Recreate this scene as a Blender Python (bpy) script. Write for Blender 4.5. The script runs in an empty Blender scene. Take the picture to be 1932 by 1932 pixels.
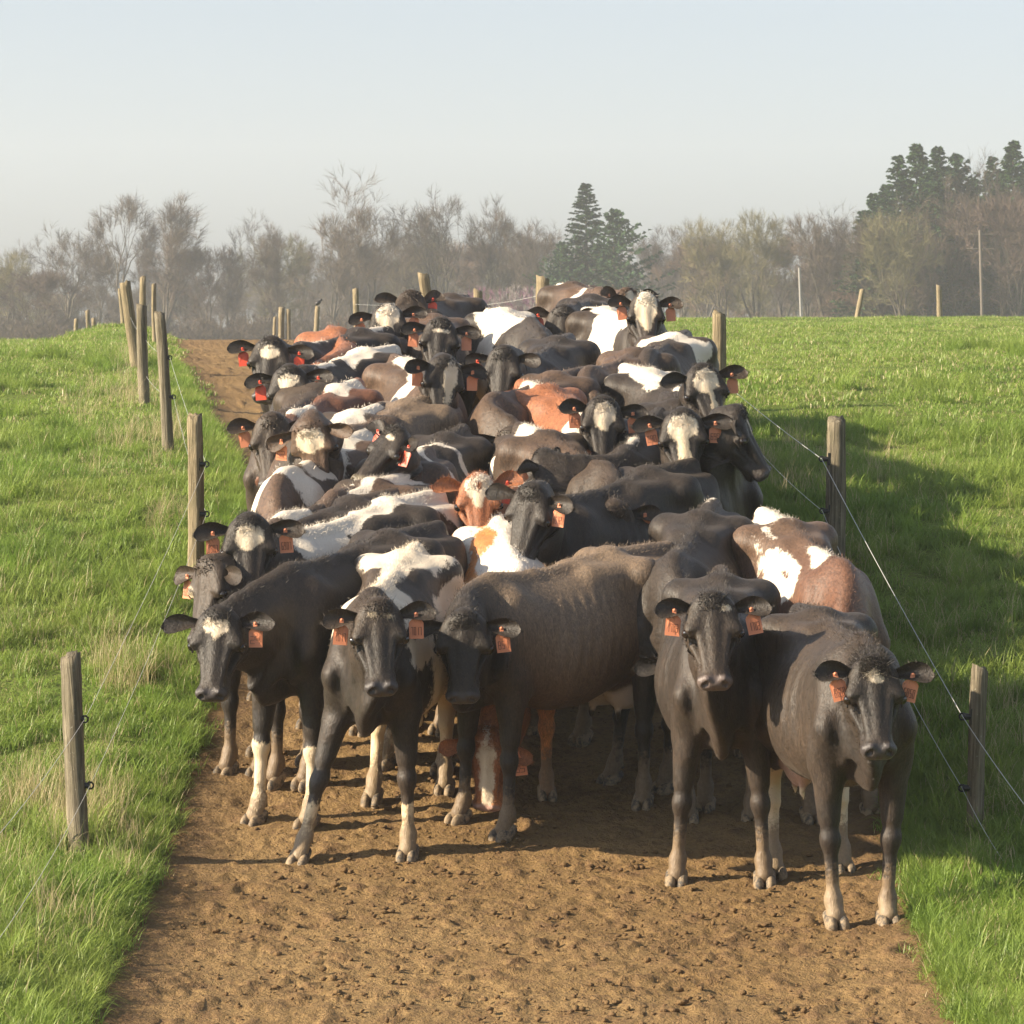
import bpy, bmesh, math, random
import numpy as np
from mathutils import Vector, Matrix

scene = bpy.context.scene
COL = scene.collection
rng = np.random.RandomState(7)
random.seed(7)

# ------------------------------------------------------------------ camera
F = 6600.0            # focal length in units of the 1932-unit-wide picture
HOR = 575.0           # eye level in that picture
PITCH = math.atan((966 - HOR) / F)
cam_d = bpy.data.cameras.new('camera')
cam_d.sensor_width = 36; cam_d.lens = 36 * F / 1932
cam_d.clip_start = .5; cam_d.clip_end = 6000
cam_d.dof.use_dof = True; cam_d.dof.focus_distance = 18.5; cam_d.dof.aperture_fstop = 22
cam = bpy.data.objects.new('camera', cam_d); COL.objects.link(cam)
cam.location = (0, 0, 0)          # the eye is the origin; ground heights are negative near the camera
cam.rotation_euler = (math.pi / 2 - PITCH, 0, 0)
scene.camera = cam

def pix(X, Y, Z):
    """where a point lands in the 1932-unit picture"""
    c, s = math.cos(PITCH), math.sin(PITCH)
    d = Y * c - Z * s; up = Y * s + Z * c
    return 966 + F * X / d, 966 - F * up / d

# ------------------------------------------------------------------ world and sun
SUN_EL, SUN_AZ = 27.0, 13.0       # height; light travels to +X and a little to +Y
w = bpy.data.worlds.new('World'); scene.world = w; w.use_nodes = True
nt = w.node_tree; nt.nodes.clear()
sky = nt.nodes.new('ShaderNodeTexSky'); sky.sky_type = 'NISHITA'; sky.sun_disc = False
a = math.radians(SUN_AZ)
ldir = Vector((math.cos(math.radians(SUN_EL)) * math.cos(a), math.cos(math.radians(SUN_EL)) * math.sin(a), -math.sin(math.radians(SUN_EL))))
sky.sun_elevation = math.radians(SUN_EL)
sky.sun_rotation = math.atan2(-ldir.x, -ldir.y)
sky.altitude = 100; sky.air_density = 1.0; sky.dust_density = 1.6; sky.ozone_density = 1.5
bg = nt.nodes.new('ShaderNodeBackground'); bg.inputs['Strength'].default_value = SKY_STRENGTH = .071
out = nt.nodes.new('ShaderNodeOutputWorld')
hs = nt.nodes.new('ShaderNodeHueSaturation'); hs.inputs['Saturation'].default_value = .38
nt.links.new(sky.outputs[0], hs.inputs['Color']); mu = nt.nodes.new('ShaderNodeMix'); mu.data_type = 'RGBA'; mu.blend_type = 'MULTIPLY'; mu.inputs[0].default_value = 1; mu.inputs[7].default_value = (.89, .955, 1.055, 1)
nt.links.new(hs.outputs[0], mu.inputs[6]); nt.links.new(mu.outputs[2], bg.inputs[0]); nt.links.new(bg.outputs[0], out.inputs[0])
sun_d = bpy.data.lights.new('sun', 'SUN'); sun_d.energy = 5.0; sun_d.angle = math.radians(.6); sun_d.color = (1, .84, .62)
sun = bpy.data.objects.new('sun', sun_d); COL.objects.link(sun)
sun.location = (-20, -5, 15); sun.rotation_euler = ldir.to_track_quat('-Z', 'Y').to_euler()
vs = scene.view_settings
vs.view_transform = 'Standard'; vs.look = 'None'; vs.gamma = 1; vs.exposure = 1.36; vs.use_curve_mapping = False
scene.cycles.max_bounces = 6; scene.cycles.transparent_max_bounces = 8; scene.cycles.volume_bounces = 1
scene.cycles.use_denoising = True

# ------------------------------------------------------------------ helpers
def tag(o, label=None, cat=None, group=None, kind=None):
    if label: o['label'] = label
    if cat: o['category'] = cat
    if group: o['group'] = group
    if kind: o['kind'] = kind
    return o

def link(name, me, parent=None, loc=None):
    o = bpy.data.objects.new(name, me); COL.objects.link(o)
    if parent: o.parent = parent
    if loc is not None: o.location = loc
    return o

class Nodes:
    def __init__(s, name):
        s.m = bpy.data.materials.new(name); s.m.use_nodes = True
        s.t = s.m.node_tree; s.t.nodes.clear()
        s.out = s.t.nodes.new('ShaderNodeOutputMaterial')
        s.b = s.t.nodes.new('ShaderNodeBsdfPrincipled')
        s.t.links.new(s.b.outputs[0], s.out.inputs[0])
    def n(s, ty, **kw):
        x = s.t.nodes.new('ShaderNode' + ty)
        for k, v in kw.items():
            if hasattr(x, k): setattr(x, k, v)
            else: x.inputs[k].default_value = v
        return x
    def l(s, a, b): s.t.links.new(a, b)
    def put(s, sock, v):
        if hasattr(v, 'links'): s.l(v, sock)
        else:
            if hasattr(sock.default_value, '__len__') and not hasattr(v, '__len__'): v = [v] * len(sock.default_value)
            if hasattr(sock.default_value, '__len__') and len(sock.default_value) == 4 and len(v) == 3: v = (*v, 1)
            sock.default_value = v
    def math(s, op, a, b=0.0, clamp=False):
        x = s.t.nodes.new('ShaderNodeMath'); x.operation = op; x.use_clamp = clamp
        s.put(x.inputs[0], a); s.put(x.inputs[1], b); return x.outputs[0]
    def mix(s, f, a, b, blend='MIX'):
        x = s.t.nodes.new('ShaderNodeMix'); x.data_type = 'RGBA'; x.blend_type = blend
        s.put(x.inputs[0], f); s.put(x.inputs[6], a); s.put(x.inputs[7], b); return x.outputs[2]
    def ramp(s, f, lo, hi):
        x = s.t.nodes.new('ShaderNodeMapRange'); x.inputs[1].default_value = lo; x.inputs[2].default_value = hi
        s.put(x.inputs[0], f); return x.outputs[0]
    def noise(s, vec, scale, detail=3, rough=.55, dist=0.0):
        x = s.t.nodes.new('ShaderNodeTexNoise'); x.inputs['Scale'].default_value = scale
        x.inputs['Detail'].default_value = detail; x.inputs['Roughness'].default_value = rough; x.inputs['Distortion'].default_value = dist
        if vec is not None: s.l(vec, x.inputs['Vector'])
        return x.outputs['Fac']
    def attr(s, name, out='Fac'):
        x = s.t.nodes.new('ShaderNodeAttribute'); x.attribute_name = name; return x.outputs[out]
    def scalevec(s, vec, sc):
        x = s.t.nodes.new('ShaderNodeMapping'); x.inputs['Scale'].default_value = sc; s.l(vec, x.inputs['Vector']); return x.outputs[0]
    def bump(s, h, strength, dist):
        x = s.t.nodes.new('ShaderNodeBump'); x.inputs['Strength'].default_value = strength; x.inputs['Distance'].default_value = dist
        s.l(h, x.inputs['Height']); return x.outputs[0]

def plain(name, rgb, rough=.7, **kw):
    N = Nodes(name); N.put(N.b.inputs['Base Color'], rgb); N.b.inputs['Roughness'].default_value = rough
    for k, v in kw.items(): N.b.inputs[k].default_value = v
    return N.m

# ------------------------------------------------------------------ the lie of the land (heights relative to the eye)
GP = np.array([(0, -3.6), (8, -3.3), (12, -3.15), (15, -3.07), (17, -3.02), (18.2, -2.96), (19.2, -2.83), (21, -2.49), (23, -2.12), (25, -1.81),
               (27, -1.57), (29, -1.41), (31, -1.29), (34, -1.12), (37, -.96), (41, -.80), (48, -.69), (58, -.67), (70, -.73), (85, -.88), (100, -1.25),
               (125, -2.6), (165, -4.4), (220, -5.0), (400, -5.2), (1200, -6), (4000, -8)])
def pchip(x, xs, ys):
    h = np.diff(xs); d = np.diff(ys) / h
    m = np.zeros(len(xs)); m[0] = d[0]; m[-1] = d[-1]
    for i in range(1, len(xs) - 1):
        if d[i - 1] * d[i] > 0:
            w1, w2 = 2 * h[i] + h[i - 1], h[i] + 2 * h[i - 1]
            m[i] = (w1 + w2) / (w1 / d[i - 1] + w2 / d[i])
    x = np.clip(np.asarray(x, float), xs[0], xs[-1])
    i = np.clip(np.searchsorted(xs, x) - 1, 0, len(xs) - 2)
    t = (x - xs[i]) / h[i]
    return ((1 + 2 * t) * (1 - t) ** 2 * ys[i] + t * (1 - t) ** 2 * h[i] * m[i] + t * t * (3 - 2 * t) * ys[i + 1] + t * t * (t - 1) * h[i] * m[i + 1])

def base_z(y): return pchip(y, GP[:, 0], GP[:, 1])
def ground_from_pix(u, v):
    """the point of the lane surface seen at a picture position"""
    lo, hi = 12.0, 90.0
    for _ in range(50):
        m = (lo + hi) / 2
        if pix(0, m, float(base_z(m)))[1] > v: lo = m
        else: hi = m
    z = float(base_z(lo)); c, s = math.cos(PITCH), math.sin(PITCH)
    return (u - 966) / F * (lo * c - z * s), lo, z

_L = [(165, 1990), (185, 1932), (250, 1760), (305, 1640), (358, 1500), (405, 1350), (440, 1200), (468, 1050), (480, 950), (455, 885), (408, 810), (366, 740), (333, 690), (314, 660), (306, 651)]
_R = [(1840, 1990), (1800, 1932), (1735, 1790), (1685, 1650), (1660, 1500), (1610, 1300), (1540, 1120), (1440, 980), (1385, 900), (1320, 800), (1200, 710), (1000, 675), (780, 658), (650, 651)]
EL = np.array([ground_from_pix(*p)[:2] for p in _L]); ER = np.array([ground_from_pix(*p)[:2] for p in _R])
EL = np.concatenate([[(EL[0, 0] - .5, 5)], EL, [(-7.7, 78), (-9.9, 112)]]); ER = np.concatenate([[(ER[0, 0] + .3, 5)], ER, [(-4.5, 78), (-6.2, 112)]])
def left_edge(y): return np.interp(y, EL[:, 1], EL[:, 0])
def right_edge(y): return np.interp(y, ER[:, 1], ER[:, 0])

def sst(a, b, x):
    t = np.clip((x - a) / (b - a), 0, 1); return t * t * (3 - 2 * t)

def ground_z(x, y):
    x = np.asarray(x, float); y = np.asarray(y, float)
    z = base_z(y)
    dr = x - right_edge(y); dl = left_edge(y) - x
    z = z + np.interp(y, [0, 30, 45, 60, 75, 95, 115, 150, 200], [0, 0, .07, .17, .29, .56, .8, .6, 0]) * sst(1, 9, dr)
    z = z + .10 * sst(-.1, .5, dr) + .10 * sst(-.1, .5, dl) * (y < 90)
    z = z + .20 * np.exp(-((x - (left_edge(y) - .8)) / .7) ** 2 - ((y - 60) / 9) ** 2) - .16 * sst(.6, 2.5, dl) * sst(38, 60, y)
    z = z + (.02 * np.sin(x * 1.7 + y * .6) + .03 * np.sin(x * .5 - y * .35 + 1)) * (sst(.2, 1.2, dr) + sst(.2, 1.2, dl))
    return z
# ------------------------------------------------------------------ cow modelling
def smoothstep(a, b, x):
    t = np.clip((x - a) / (b - a), 0, 1)
    return t * t * (3 - 2 * t)

POLL = np.array([1.20, 0.0, 1.47])
HU = np.array([math.cos(math.radians(55)), 0, -math.sin(math.radians(55))])   # along the nose
HW = np.array([math.sin(math.radians(55)), 0, math.cos(math.radians(55))])    # out of the forehead

def h2w(u, v, w):
    return POLL + HU * u + HW * w + np.array([0, v, 0])

def w2h(P):
    Q = P - POLL
    return Q @ HU, Q[..., 1], Q @ HW

def cone(a, b, ra, rb, ys=1.0, head=False):
    if head:
        a, b = h2w(*a), h2w(*b)
    a = np.array(a, float); b = np.array(b, float)
    s = np.array([1, ys, 1.0])
    def f(P):
        q = P / s; aa = a / s; ab = (b - a) / s
        d = q - aa
        t = np.clip((d @ ab) / (ab @ ab), 0, 1)
        return (np.linalg.norm(d - t[..., None] * ab, axis=-1) - (ra + (rb - ra) * t)) * min(1.0, ys)
    return f

def ell(c, r, head=False, tilt=0.0):
    c = np.array(c, float); r = np.array(r, float)
    ct, st = math.cos(math.radians(tilt)), math.sin(math.radians(tilt))
    def f(P):
        if head:
            u, v, w = w2h(P)
            q = np.stack([u - c[0], v - c[1], w - c[2]], -1)
        else:
            q = P - c
            if tilt:
                q = np.stack([q[..., 0] * ct + q[..., 2] * st, q[..., 1], -q[..., 0] * st + q[..., 2] * ct], -1)
        k0 = np.linalg.norm(q / r, axis=-1)
        k1 = np.linalg.norm(q / (r * r), axis=-1)
        return k0 * (k0 - 1) / np.maximum(k1, 1e-6)
    return f

TORSO = np.array([  # x, top, bottom, half width
    (-0.90, 1.24, 1.06, .05), (-0.84, 1.325, .96, .115), (-0.74, 1.375, .86, .17), (-0.60, 1.395, .78, .215),
    (-0.42, 1.405, .73, .265), (-0.22, 1.395, .66, .310), (0.0, 1.38, .61, .335), (0.2, 1.375, .62, .315),
    (0.38, 1.39, .67, .255), (0.55, 1.395, .71, .195), (0.68, 1.33, .74, .155), (0.79, 1.24, .82, .115), (0.90, 1.12, .94, .05)])

def torso(P):
    x, y, z = P[..., 0], P[..., 1], P[..., 2]
    zt = np.interp(x, TORSO[:, 0], TORSO[:, 1]); zb = np.interp(x, TORSO[:, 0], TORSO[:, 2]); w = np.interp(x, TORSO[:, 0], TORSO[:, 3])
    zc = zb + (zt - zb) * .44
    up = z > zc
    h = np.where(up, zt - zc, zc - zb)
    a = np.abs(y) / w; b = np.abs(z - zc) / h
    p = np.where(up, 1.75, 2.25)
    n = (a ** p + b ** p) ** (1 / p)
    ex = np.maximum(np.maximum(x - .93, -.90 - x), 0)
    return (n - 1) * np.minimum(w, h) * .9 + ex

def smin(a, b, k):
    h = np.clip(.5 + .5 * (b - a) / k, 0, 1)
    return b + (a - b) * h - k * h * (1 - h)

def smax(a, b, k):
    return -smin(-a, -b, k)

PRIMS = []
def U(f, k=.05): PRIMS.append((1, f, k))
def S(f, k=.03): PRIMS.append((-1, f, k))
# spine, hips, pins
U(cone((.55, 0, 1.392), (.25, 0, 1.372), .04, .024), .06)
U(cone((.25, 0, 1.372), (-.36, 0, 1.392), .024, .028), .06)
U(cone((-.36, 0, 1.385), (-.80, 0, 1.365), .036, .04), .06)
U(cone((-.10, .10, 1.335), (-.40, .20, 1.315), .045, .05), .10)
U(cone((-.34, .05, 1.375), (-.41, .214, 1.325), .045, .036), .10)
U(cone((-.41, .235, 1.31), (-.78, .13, 1.26), .05, .05), .11)
U(cone((-.43, .21, 1.26), (-.40, .235, .92), .065, .09), .12)
U(ell((-.41, .232, 1.315), (.060, .028, .036)), .07)
U(ell((-.80, .135, 1.265), (.05, .04, .05)), .05)
# rear leg
U(cone((-.55, .15, 1.15), (-.42, .20, .84), .16, .115), .08)
U(cone((-.74, .13, 1.16), (-.62, .17, .78), .11, .095), .08)
U(cone((-.43, .20, .84), (-.60, .185, .66), .10, .078), .06)
U(cone((-.60, .185, .66), (-.70, .18, .50), .072, .052), .04)
U(cone((-.71, .18, .52), (-.655, .175, .40), .040, .040), .03)
U(cone((-.755, .18, .56), (-.69, .18, .47), .022, .03), .03)
U(cone((-.685, .18, .46), (-.66, .175, .17), .040, .032), .03)
U(ell((-.655, .175, .14), (.047, .042, .045)), .03)
U(cone((-.65, .175, .12), (-.625, .175, .07), .04, .046), .03)
# front leg
U(cone((.50, .10, 1.30), (.66, .160, 1.00), .06, .085), .07)
U(cone((.66, .160, 1.00), (.53, .168, .80), .085, .085), .05)
U(ell((.47, .145, 1.06), (.16, .075, .24)), .09)
U(cone((.55, .165, .88), (.56, .175, .54), .092, .056), .045)
U(cone((.60, .150, .98), (.58, .165, .70), .060, .050), .03)
U(ell((.565, .175, .44), (.053, .054, .068)), .035)
U(cone((.56, .175, .40), (.565, .175, .17), .036, .032), .03)
U(ell((.565, .175, .14), (.045, .044, .045)), .03)
U(cone((.57, .175, .12), (.60, .175, .07), .04, .047), .03)
# brisket, neck, dewlap
U(ell((.72, 0, .84), (.13, .085, .13)), .07)
U(cone((.60, 0, 1.18), (.90, 0, 1.22), .215, .180, .60), .07)
U(cone((.90, 0, 1.22), (1.12, 0, 1.36), .18, .12, .68), .06)
U(cone((.60, 0, 1.345), (1.15, 0, 1.44), .05, .045, .8), .06)
U(cone((1.10, 0, 1.20), (.93, 0, .94), .030, .040, .45), .05)
U(cone((.93, 0, .94), (.80, 0, .79), .040, .045, .55), .07)
S(ell((.80, .155, 1.08), (.06, .035, .20), tilt=-10), .05)
S(ell((.74, .075, .74), (.10, .030, .12)), .05)
# udder
U(ell((-.44, .075, .665), (.19, .095, .15)), .05)
for tx in (-.34, -.52):
    U(cone((tx, .085, .56), (tx, .092, .475), .022, .013), .018)
# hollow of the flank, groove behind the shoulder
S(ell((-.235, .345, 1.22), (.10, .06, .09)), .10)
S(ell((-.60, .245, 1.31), (.09, .035, .04)), .07)
S(ell((.36, .335, 1.05), (.05, .04, .20)), .09)
# tail
U(cone((-.83, 0, 1.36), (-.915, 0, 1.22), .04, .028), .035)
U(cone((-.915, 0, 1.22), (-.90, 0, .75), .026, .017), .02)
U(cone((-.90, 0, .72), (-.888, 0, .60), .017, .030), .02)
U(cone((-.888, 0, .60), (-.885, 0, .44), .030, .010), .02)
# head
U(ell((.07, 0, -.085), (.13, .120, .09), True), .05)
U(cone((.010, .060, -.046), (.155, .096, -.048), .048, .044, 1, True), .035)
U(ell((-.012, 0, -.018), (.05, .065, .048), True), .05)
U(cone((.14, 0, -.092), (.42, 0, -.080), .080, .056, .90, True), .035)
U(cone((.15, .064, -.050), (.44, .043, -.052), .034, .027, 1, True), .022)
U(cone((.10, .0, -.042), (.44, .0, -.048), .040, .030, 1, True), .03)
U(cone((.09, .060, -.215), (.40, .030, -.150), .068, .044, 1, True), .05)
U(ell((.12, .088, -.165), (.115, .042, .10), True), .05)
U(ell((.470, 0, -.082), (.062, .098, .060), True), .03)
U(cone((.40, .05, -.122), (.480, .060, -.112), .042, .036, 1, True), .03)
U(ell((.450, 0, -.168), (.060, .060, .032), True), .022)
U(cone((.488, .050, -.032), (.487, .080, -.056), .022, .020, 1, True), .03)
U(cone((.500, .070, -.066), (.505, .060, -.094), .022, .020, 1, True), .03)
U(ell((.510, 0, -.078), (.022, .055, .040), True), .03)
S(ell((.522, .052, -.036), (.024, .012, .020), True), .008)
S(ell((.520, .068, -.052), (.020, .010, .016), True), .008)
S(ell((.505, .0, -.139), (.055, .10, .0055), True), .010)
S(ell((.536, .0, -.075), (.012, .004, .03), True), .008)
U(ell((.17, .113, -.064), (.048, .030, .040), True), .025)
U(cone((.120, .112, -.036), (.180, .124, -.024), .015, .011, 1, True), .016)
U(cone((.155, .142, -.103), (.215, .132, -.096), .010, .010, 1, True), .014)
S(ell((.185, .160, -.062), (.034, .028, .026), True), .007)
S(ell((.26, .096, -.10), (.08, .020, .035), True), .04)
U(cone((.24, .095, -.15), (.34, .075, -.13), .016, .010, 1, True), .03)

def cow_sdf(P):
    P = np.stack([P[..., 0], np.abs(P[..., 1]), P[..., 2]], -1)
    D = torso(P)
    x, z = P[..., 0], P[..., 2]
    ribs = smoothstep(-.25, -.1, x) * (1 - smoothstep(.3, .42, x)) * smoothstep(.8, .95, z) * (1 - smoothstep(1.22, 1.32, z))
    D = D + .0026 * ribs * np.sin((x + .25 * z) * 2 * math.pi / .078)
    nk = smoothstep(.62, .75, x) * (1 - smoothstep(1.02, 1.12, x)) * smoothstep(.8, 1.0, z)
    D = D + .0
    for op, f, k in PRIMS:
        d = f(P)
        D = smin(D, d, k) if op > 0 else smax(D, -d, k)
    D = D + .0028 * nk * np.sin((x * .9 - z * .45) * 2 * math.pi / .11 + 2.2 * np.sin(z * 9)) * (.5 + .5 * np.sin(z * 17 + x * 9))
    return D

def surface_nets(ax, ay, az, D):
    """quads and vertices of the zero surface of D on a rectilinear grid"""
    nx, ny, nz = D.shape
    S_ = D < 0
    cnt = np.zeros((nx - 1, ny - 1, nz - 1)); acc = np.zeros((nx - 1, ny - 1, nz - 1, 3))
    for axis, A in ((0, ax), (1, ay), (2, az)):
        sl0 = [slice(None)] * 3; sl1 = [slice(None)] * 3
        sl0[axis] = slice(0, -1); sl1[axis] = slice(1, None)
        d0 = D[tuple(sl0)]; d1 = D[tuple(sl1)]
        cross = (d0 < 0) != (d1 < 0)
        t = np.where(cross, d0 / np.where(cross, d0 - d1, 1), 0)
        shp = [1, 1, 1]; shp[axis] = -1
        pos = A[:-1].reshape(shp) + t * (A[1:] - A[:-1]).reshape(shp)
        o = [i for i in range(3) if i != axis]
        for i in (0, 1):
            for j in (0, 1):
                s = [slice(None)] * 3
                s[o[0]] = slice(i, i + D.shape[o[0]] - 1); s[o[1]] = slice(j, j + D.shape[o[1]] - 1)
                c = cross[tuple(s)]; cnt += c
                acc[..., axis] += np.where(c, pos[tuple(s)], 0)
                for q, (k, B) in ((i, (o[0], (ax, ay, az)[o[0]])), (j, (o[1], (ax, ay, az)[o[1]]))):
                    sh = [1, 1, 1]; sh[k] = -1
                    acc[..., k] += c * (B[1:] if q else B[:-1]).reshape(sh)
    active = cnt > 0
    idx = -np.ones(cnt.shape, int); idx[active] = np.arange(active.sum())
    V = acc[active] / cnt[active][:, None]
    Q = []
    for axis in range(3):
        o1, o2 = (axis + 1) % 3, (axis + 2) % 3
        sl0 = [slice(None)] * 3; sl1 = [slice(None)] * 3
        sl0[axis] = slice(0, -1); sl1[axis] = slice(1, None)
        a = S_[tuple(sl0)]; b = S_[tuple(sl1)]
        ch = a != b
        m = np.zeros_like(ch); s = [slice(None)] * 3; s[o1] = slice(1, -1); s[o2] = slice(1, -1); m[tuple(s)] = True
        I = np.argwhere(ch & m)
        if not len(I): continue
        flip = a[tuple(I.T)]
        def cell(d1, d2):
            J = I.copy(); J[:, o1] -= d1; J[:, o2] -= d2
            return idx[tuple(J.T)]
        q = np.stack([cell(1, 1), cell(0, 1), cell(0, 0), cell(1, 0)], 1)
        q[~flip] = q[~flip][:, ::-1]
        Q.append(q)
    return V, np.concatenate(Q)

def project(V, f, n=2):
    e = .002
    for _ in range(n):
        d = f(V)
        g = np.stack([f(V + e * np.eye(3)[i]) - d for i in range(3)], -1) / e
        g2 = np.maximum((g * g).sum(-1), .2)
        V = V - np.clip(d / g2, -.01, .01)[:, None] * g
    return V

def headness(P):
    u, v, w = w2h(P)
    return np.minimum(u + .03, w + .27)

def build_cow(hb, hh):
    ax = np.arange(-1.0, 1.35, hb); ay = (np.arange(0, int(.48 / hb)) + .5) * hb; az = np.arange(.03, 1.60, hb)
    G = np.stack(np.meshgrid(ax, ay, az, indexing='ij'), -1)
    D = cow_sdf(G.reshape(-1, 3)).reshape(G.shape[:3])
    D = np.concatenate([D[:, ::-1], D], 1); ay = np.concatenate([-ay[::-1], ay])
    V, Q = surface_nets(ax, ay, az, D)
    V = project(V, cow_sdf, 1)
    keep = (headness(V) < .012)[Q].all(1)
    Q = Q[keep]
    # head in its own finer grid, head frame
    au = np.arange(-.12, .60, hh); av = (np.arange(0, int(.20 / hh)) + .5) * hh; aw = np.arange(-.36, .07, hh)
    G = np.stack(np.meshgrid(au, av, aw, indexing='ij'), -1).reshape(-1, 3)
    W = POLL + G[:, :1] * HU + G[:, 2:] * HW + G[:, 1:2] * np.array([0, 1, 0])
    D = cow_sdf(W).reshape(len(au), len(av), len(aw))
    D = np.concatenate([D[:, ::-1], D], 1); av = np.concatenate([-av[::-1], av])
    V2, Q2 = surface_nets(au, av, aw, D)
    V2 = POLL + V2[:, :1] * HU + V2[:, 2:] * HW + V2[:, 1:2] * np.array([0, 1, 0])
    Q2 = Q2[:, ::-1]     # the head frame is left-handed
    V2 = project(V2, cow_sdf, 1)
    Q2 = Q2[(headness(V2) > -.004)[Q2].all(1)]
    V = np.concatenate([V, V2]); Q = np.concatenate([Q, Q2 + len(V) - len(V2)])
    used, inv = np.unique(Q, return_inverse=True)
    return V[used], inv.reshape(-1, 4)

def ear_grid(side, droop, fwd, curl=1.0):
    """ear in the head frame: (u, v, w) points, as a closed cupped leaf"""
    ns, nt = 14, 9
    s = np.linspace(0, 1, ns)[:, None]; t = np.linspace(-1, 1, nt)[None, :]
    wd = np.interp(s, [0, .12, .3, .5, .7, .84, .94, 1], [.022, .027, .040, .058, .070, .066, .047, .012])
    L = .228
    a = L * s + 0 * t; sag = -.020 * s ** 3
    c = sag + wd * t * (1 - .12 * curl * np.abs(t) ** 2)
    depth = .038 * np.abs(t) ** 2.2 * np.sin(np.pi * np.clip(s * .9 + .08, 0, 1)) * curl + .015 * s
    up_curl = np.where(t > 0, .014 * t ** 3 * np.sin(np.pi * s), 0) * curl
    out = []
    for th in (1, -1):
        out.append(np.stack([a, c + 0 * a, depth + up_curl + th * .0065 * np.clip((1.05 - np.abs(t)) * 3, .3, 1) + 0 * a], -1))
    dr, fw = math.radians(droop), math.radians(fwd)
    pts = np.concatenate([o.reshape(-1, 3) for o in out])
    A, Cc, N = pts[:, 0], pts[:, 1], pts[:, 2]
    # length: sideways, drooping towards +u, swept forward towards +w; width: -u; opening: +w
    e1 = np.array([math.sin(dr), side * math.cos(dr) * math.cos(fw), math.sin(fw) * math.cos(dr)])
    e3 = np.array([-math.cos(dr), side * math.sin(dr), 0.0])
    e2 = np.cross(e1, e3); e2 = e2 if e2[2] > 0 else -e2
    P = np.array([.030, side * .085, -.085]) + A[:, None] * e1 + Cc[:, None] * e3 + N[:, None] * e2
    F = []
    def quad(o, i, j, rev):
        q = [o + i * nt + j, o + (i + 1) * nt + j, o + (i + 1) * nt + j + 1, o + i * nt + j + 1]
        F.append(q[::-1] if rev else q)
    rv = side > 0
    for i in range(ns - 1):
        for j in range(nt - 1):
            quad(0, i, j, rv); quad(ns * nt, i, j, not rv)
    n1 = ns * nt
    rim = [i * nt for i in range(ns)] + [(ns - 1) * nt + j for j in range(1, nt)] + [i * nt + nt - 1 for i in range(ns - 2, -1, -1)]
    for a0, b0 in zip(rim[:-1], rim[1:]):
        q = [a0, b0, b0 + n1, a0 + n1]
        F.append(q if not rv else q[::-1])
    tagp = np.array([.030, side * .085, -.085]) + .52 * L * e1 - .006 * e3 + .014 * e2
    return P, np.array(F), tagp

def rotz(a):
    c, s = np.cos(a), np.sin(a); o = np.zeros_like(c)
    return np.stack([np.stack([c, -s, o], -1), np.stack([s, c, o], -1), np.stack([o, o, o + 1], -1)], -2)
def roty(a):
    c, s = np.cos(a), np.sin(a); o = np.zeros_like(c)
    return np.stack([np.stack([c, o, s], -1), np.stack([o, o + 1, o], -1), np.stack([-s, o, c], -1)], -2)
def rotx(a):
    c, s = np.cos(a), np.sin(a); o = np.zeros_like(c)
    return np.stack([np.stack([o + 1, o, o], -1), np.stack([o, c, -s], -1), np.stack([o, s, c], -1)], -2)

N0 = np.array([.60, 0, 1.22]); N1 = np.array([1.16, 0, 1.40]); NA = N1 - N0; NL = float(np.linalg.norm(NA))

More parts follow.
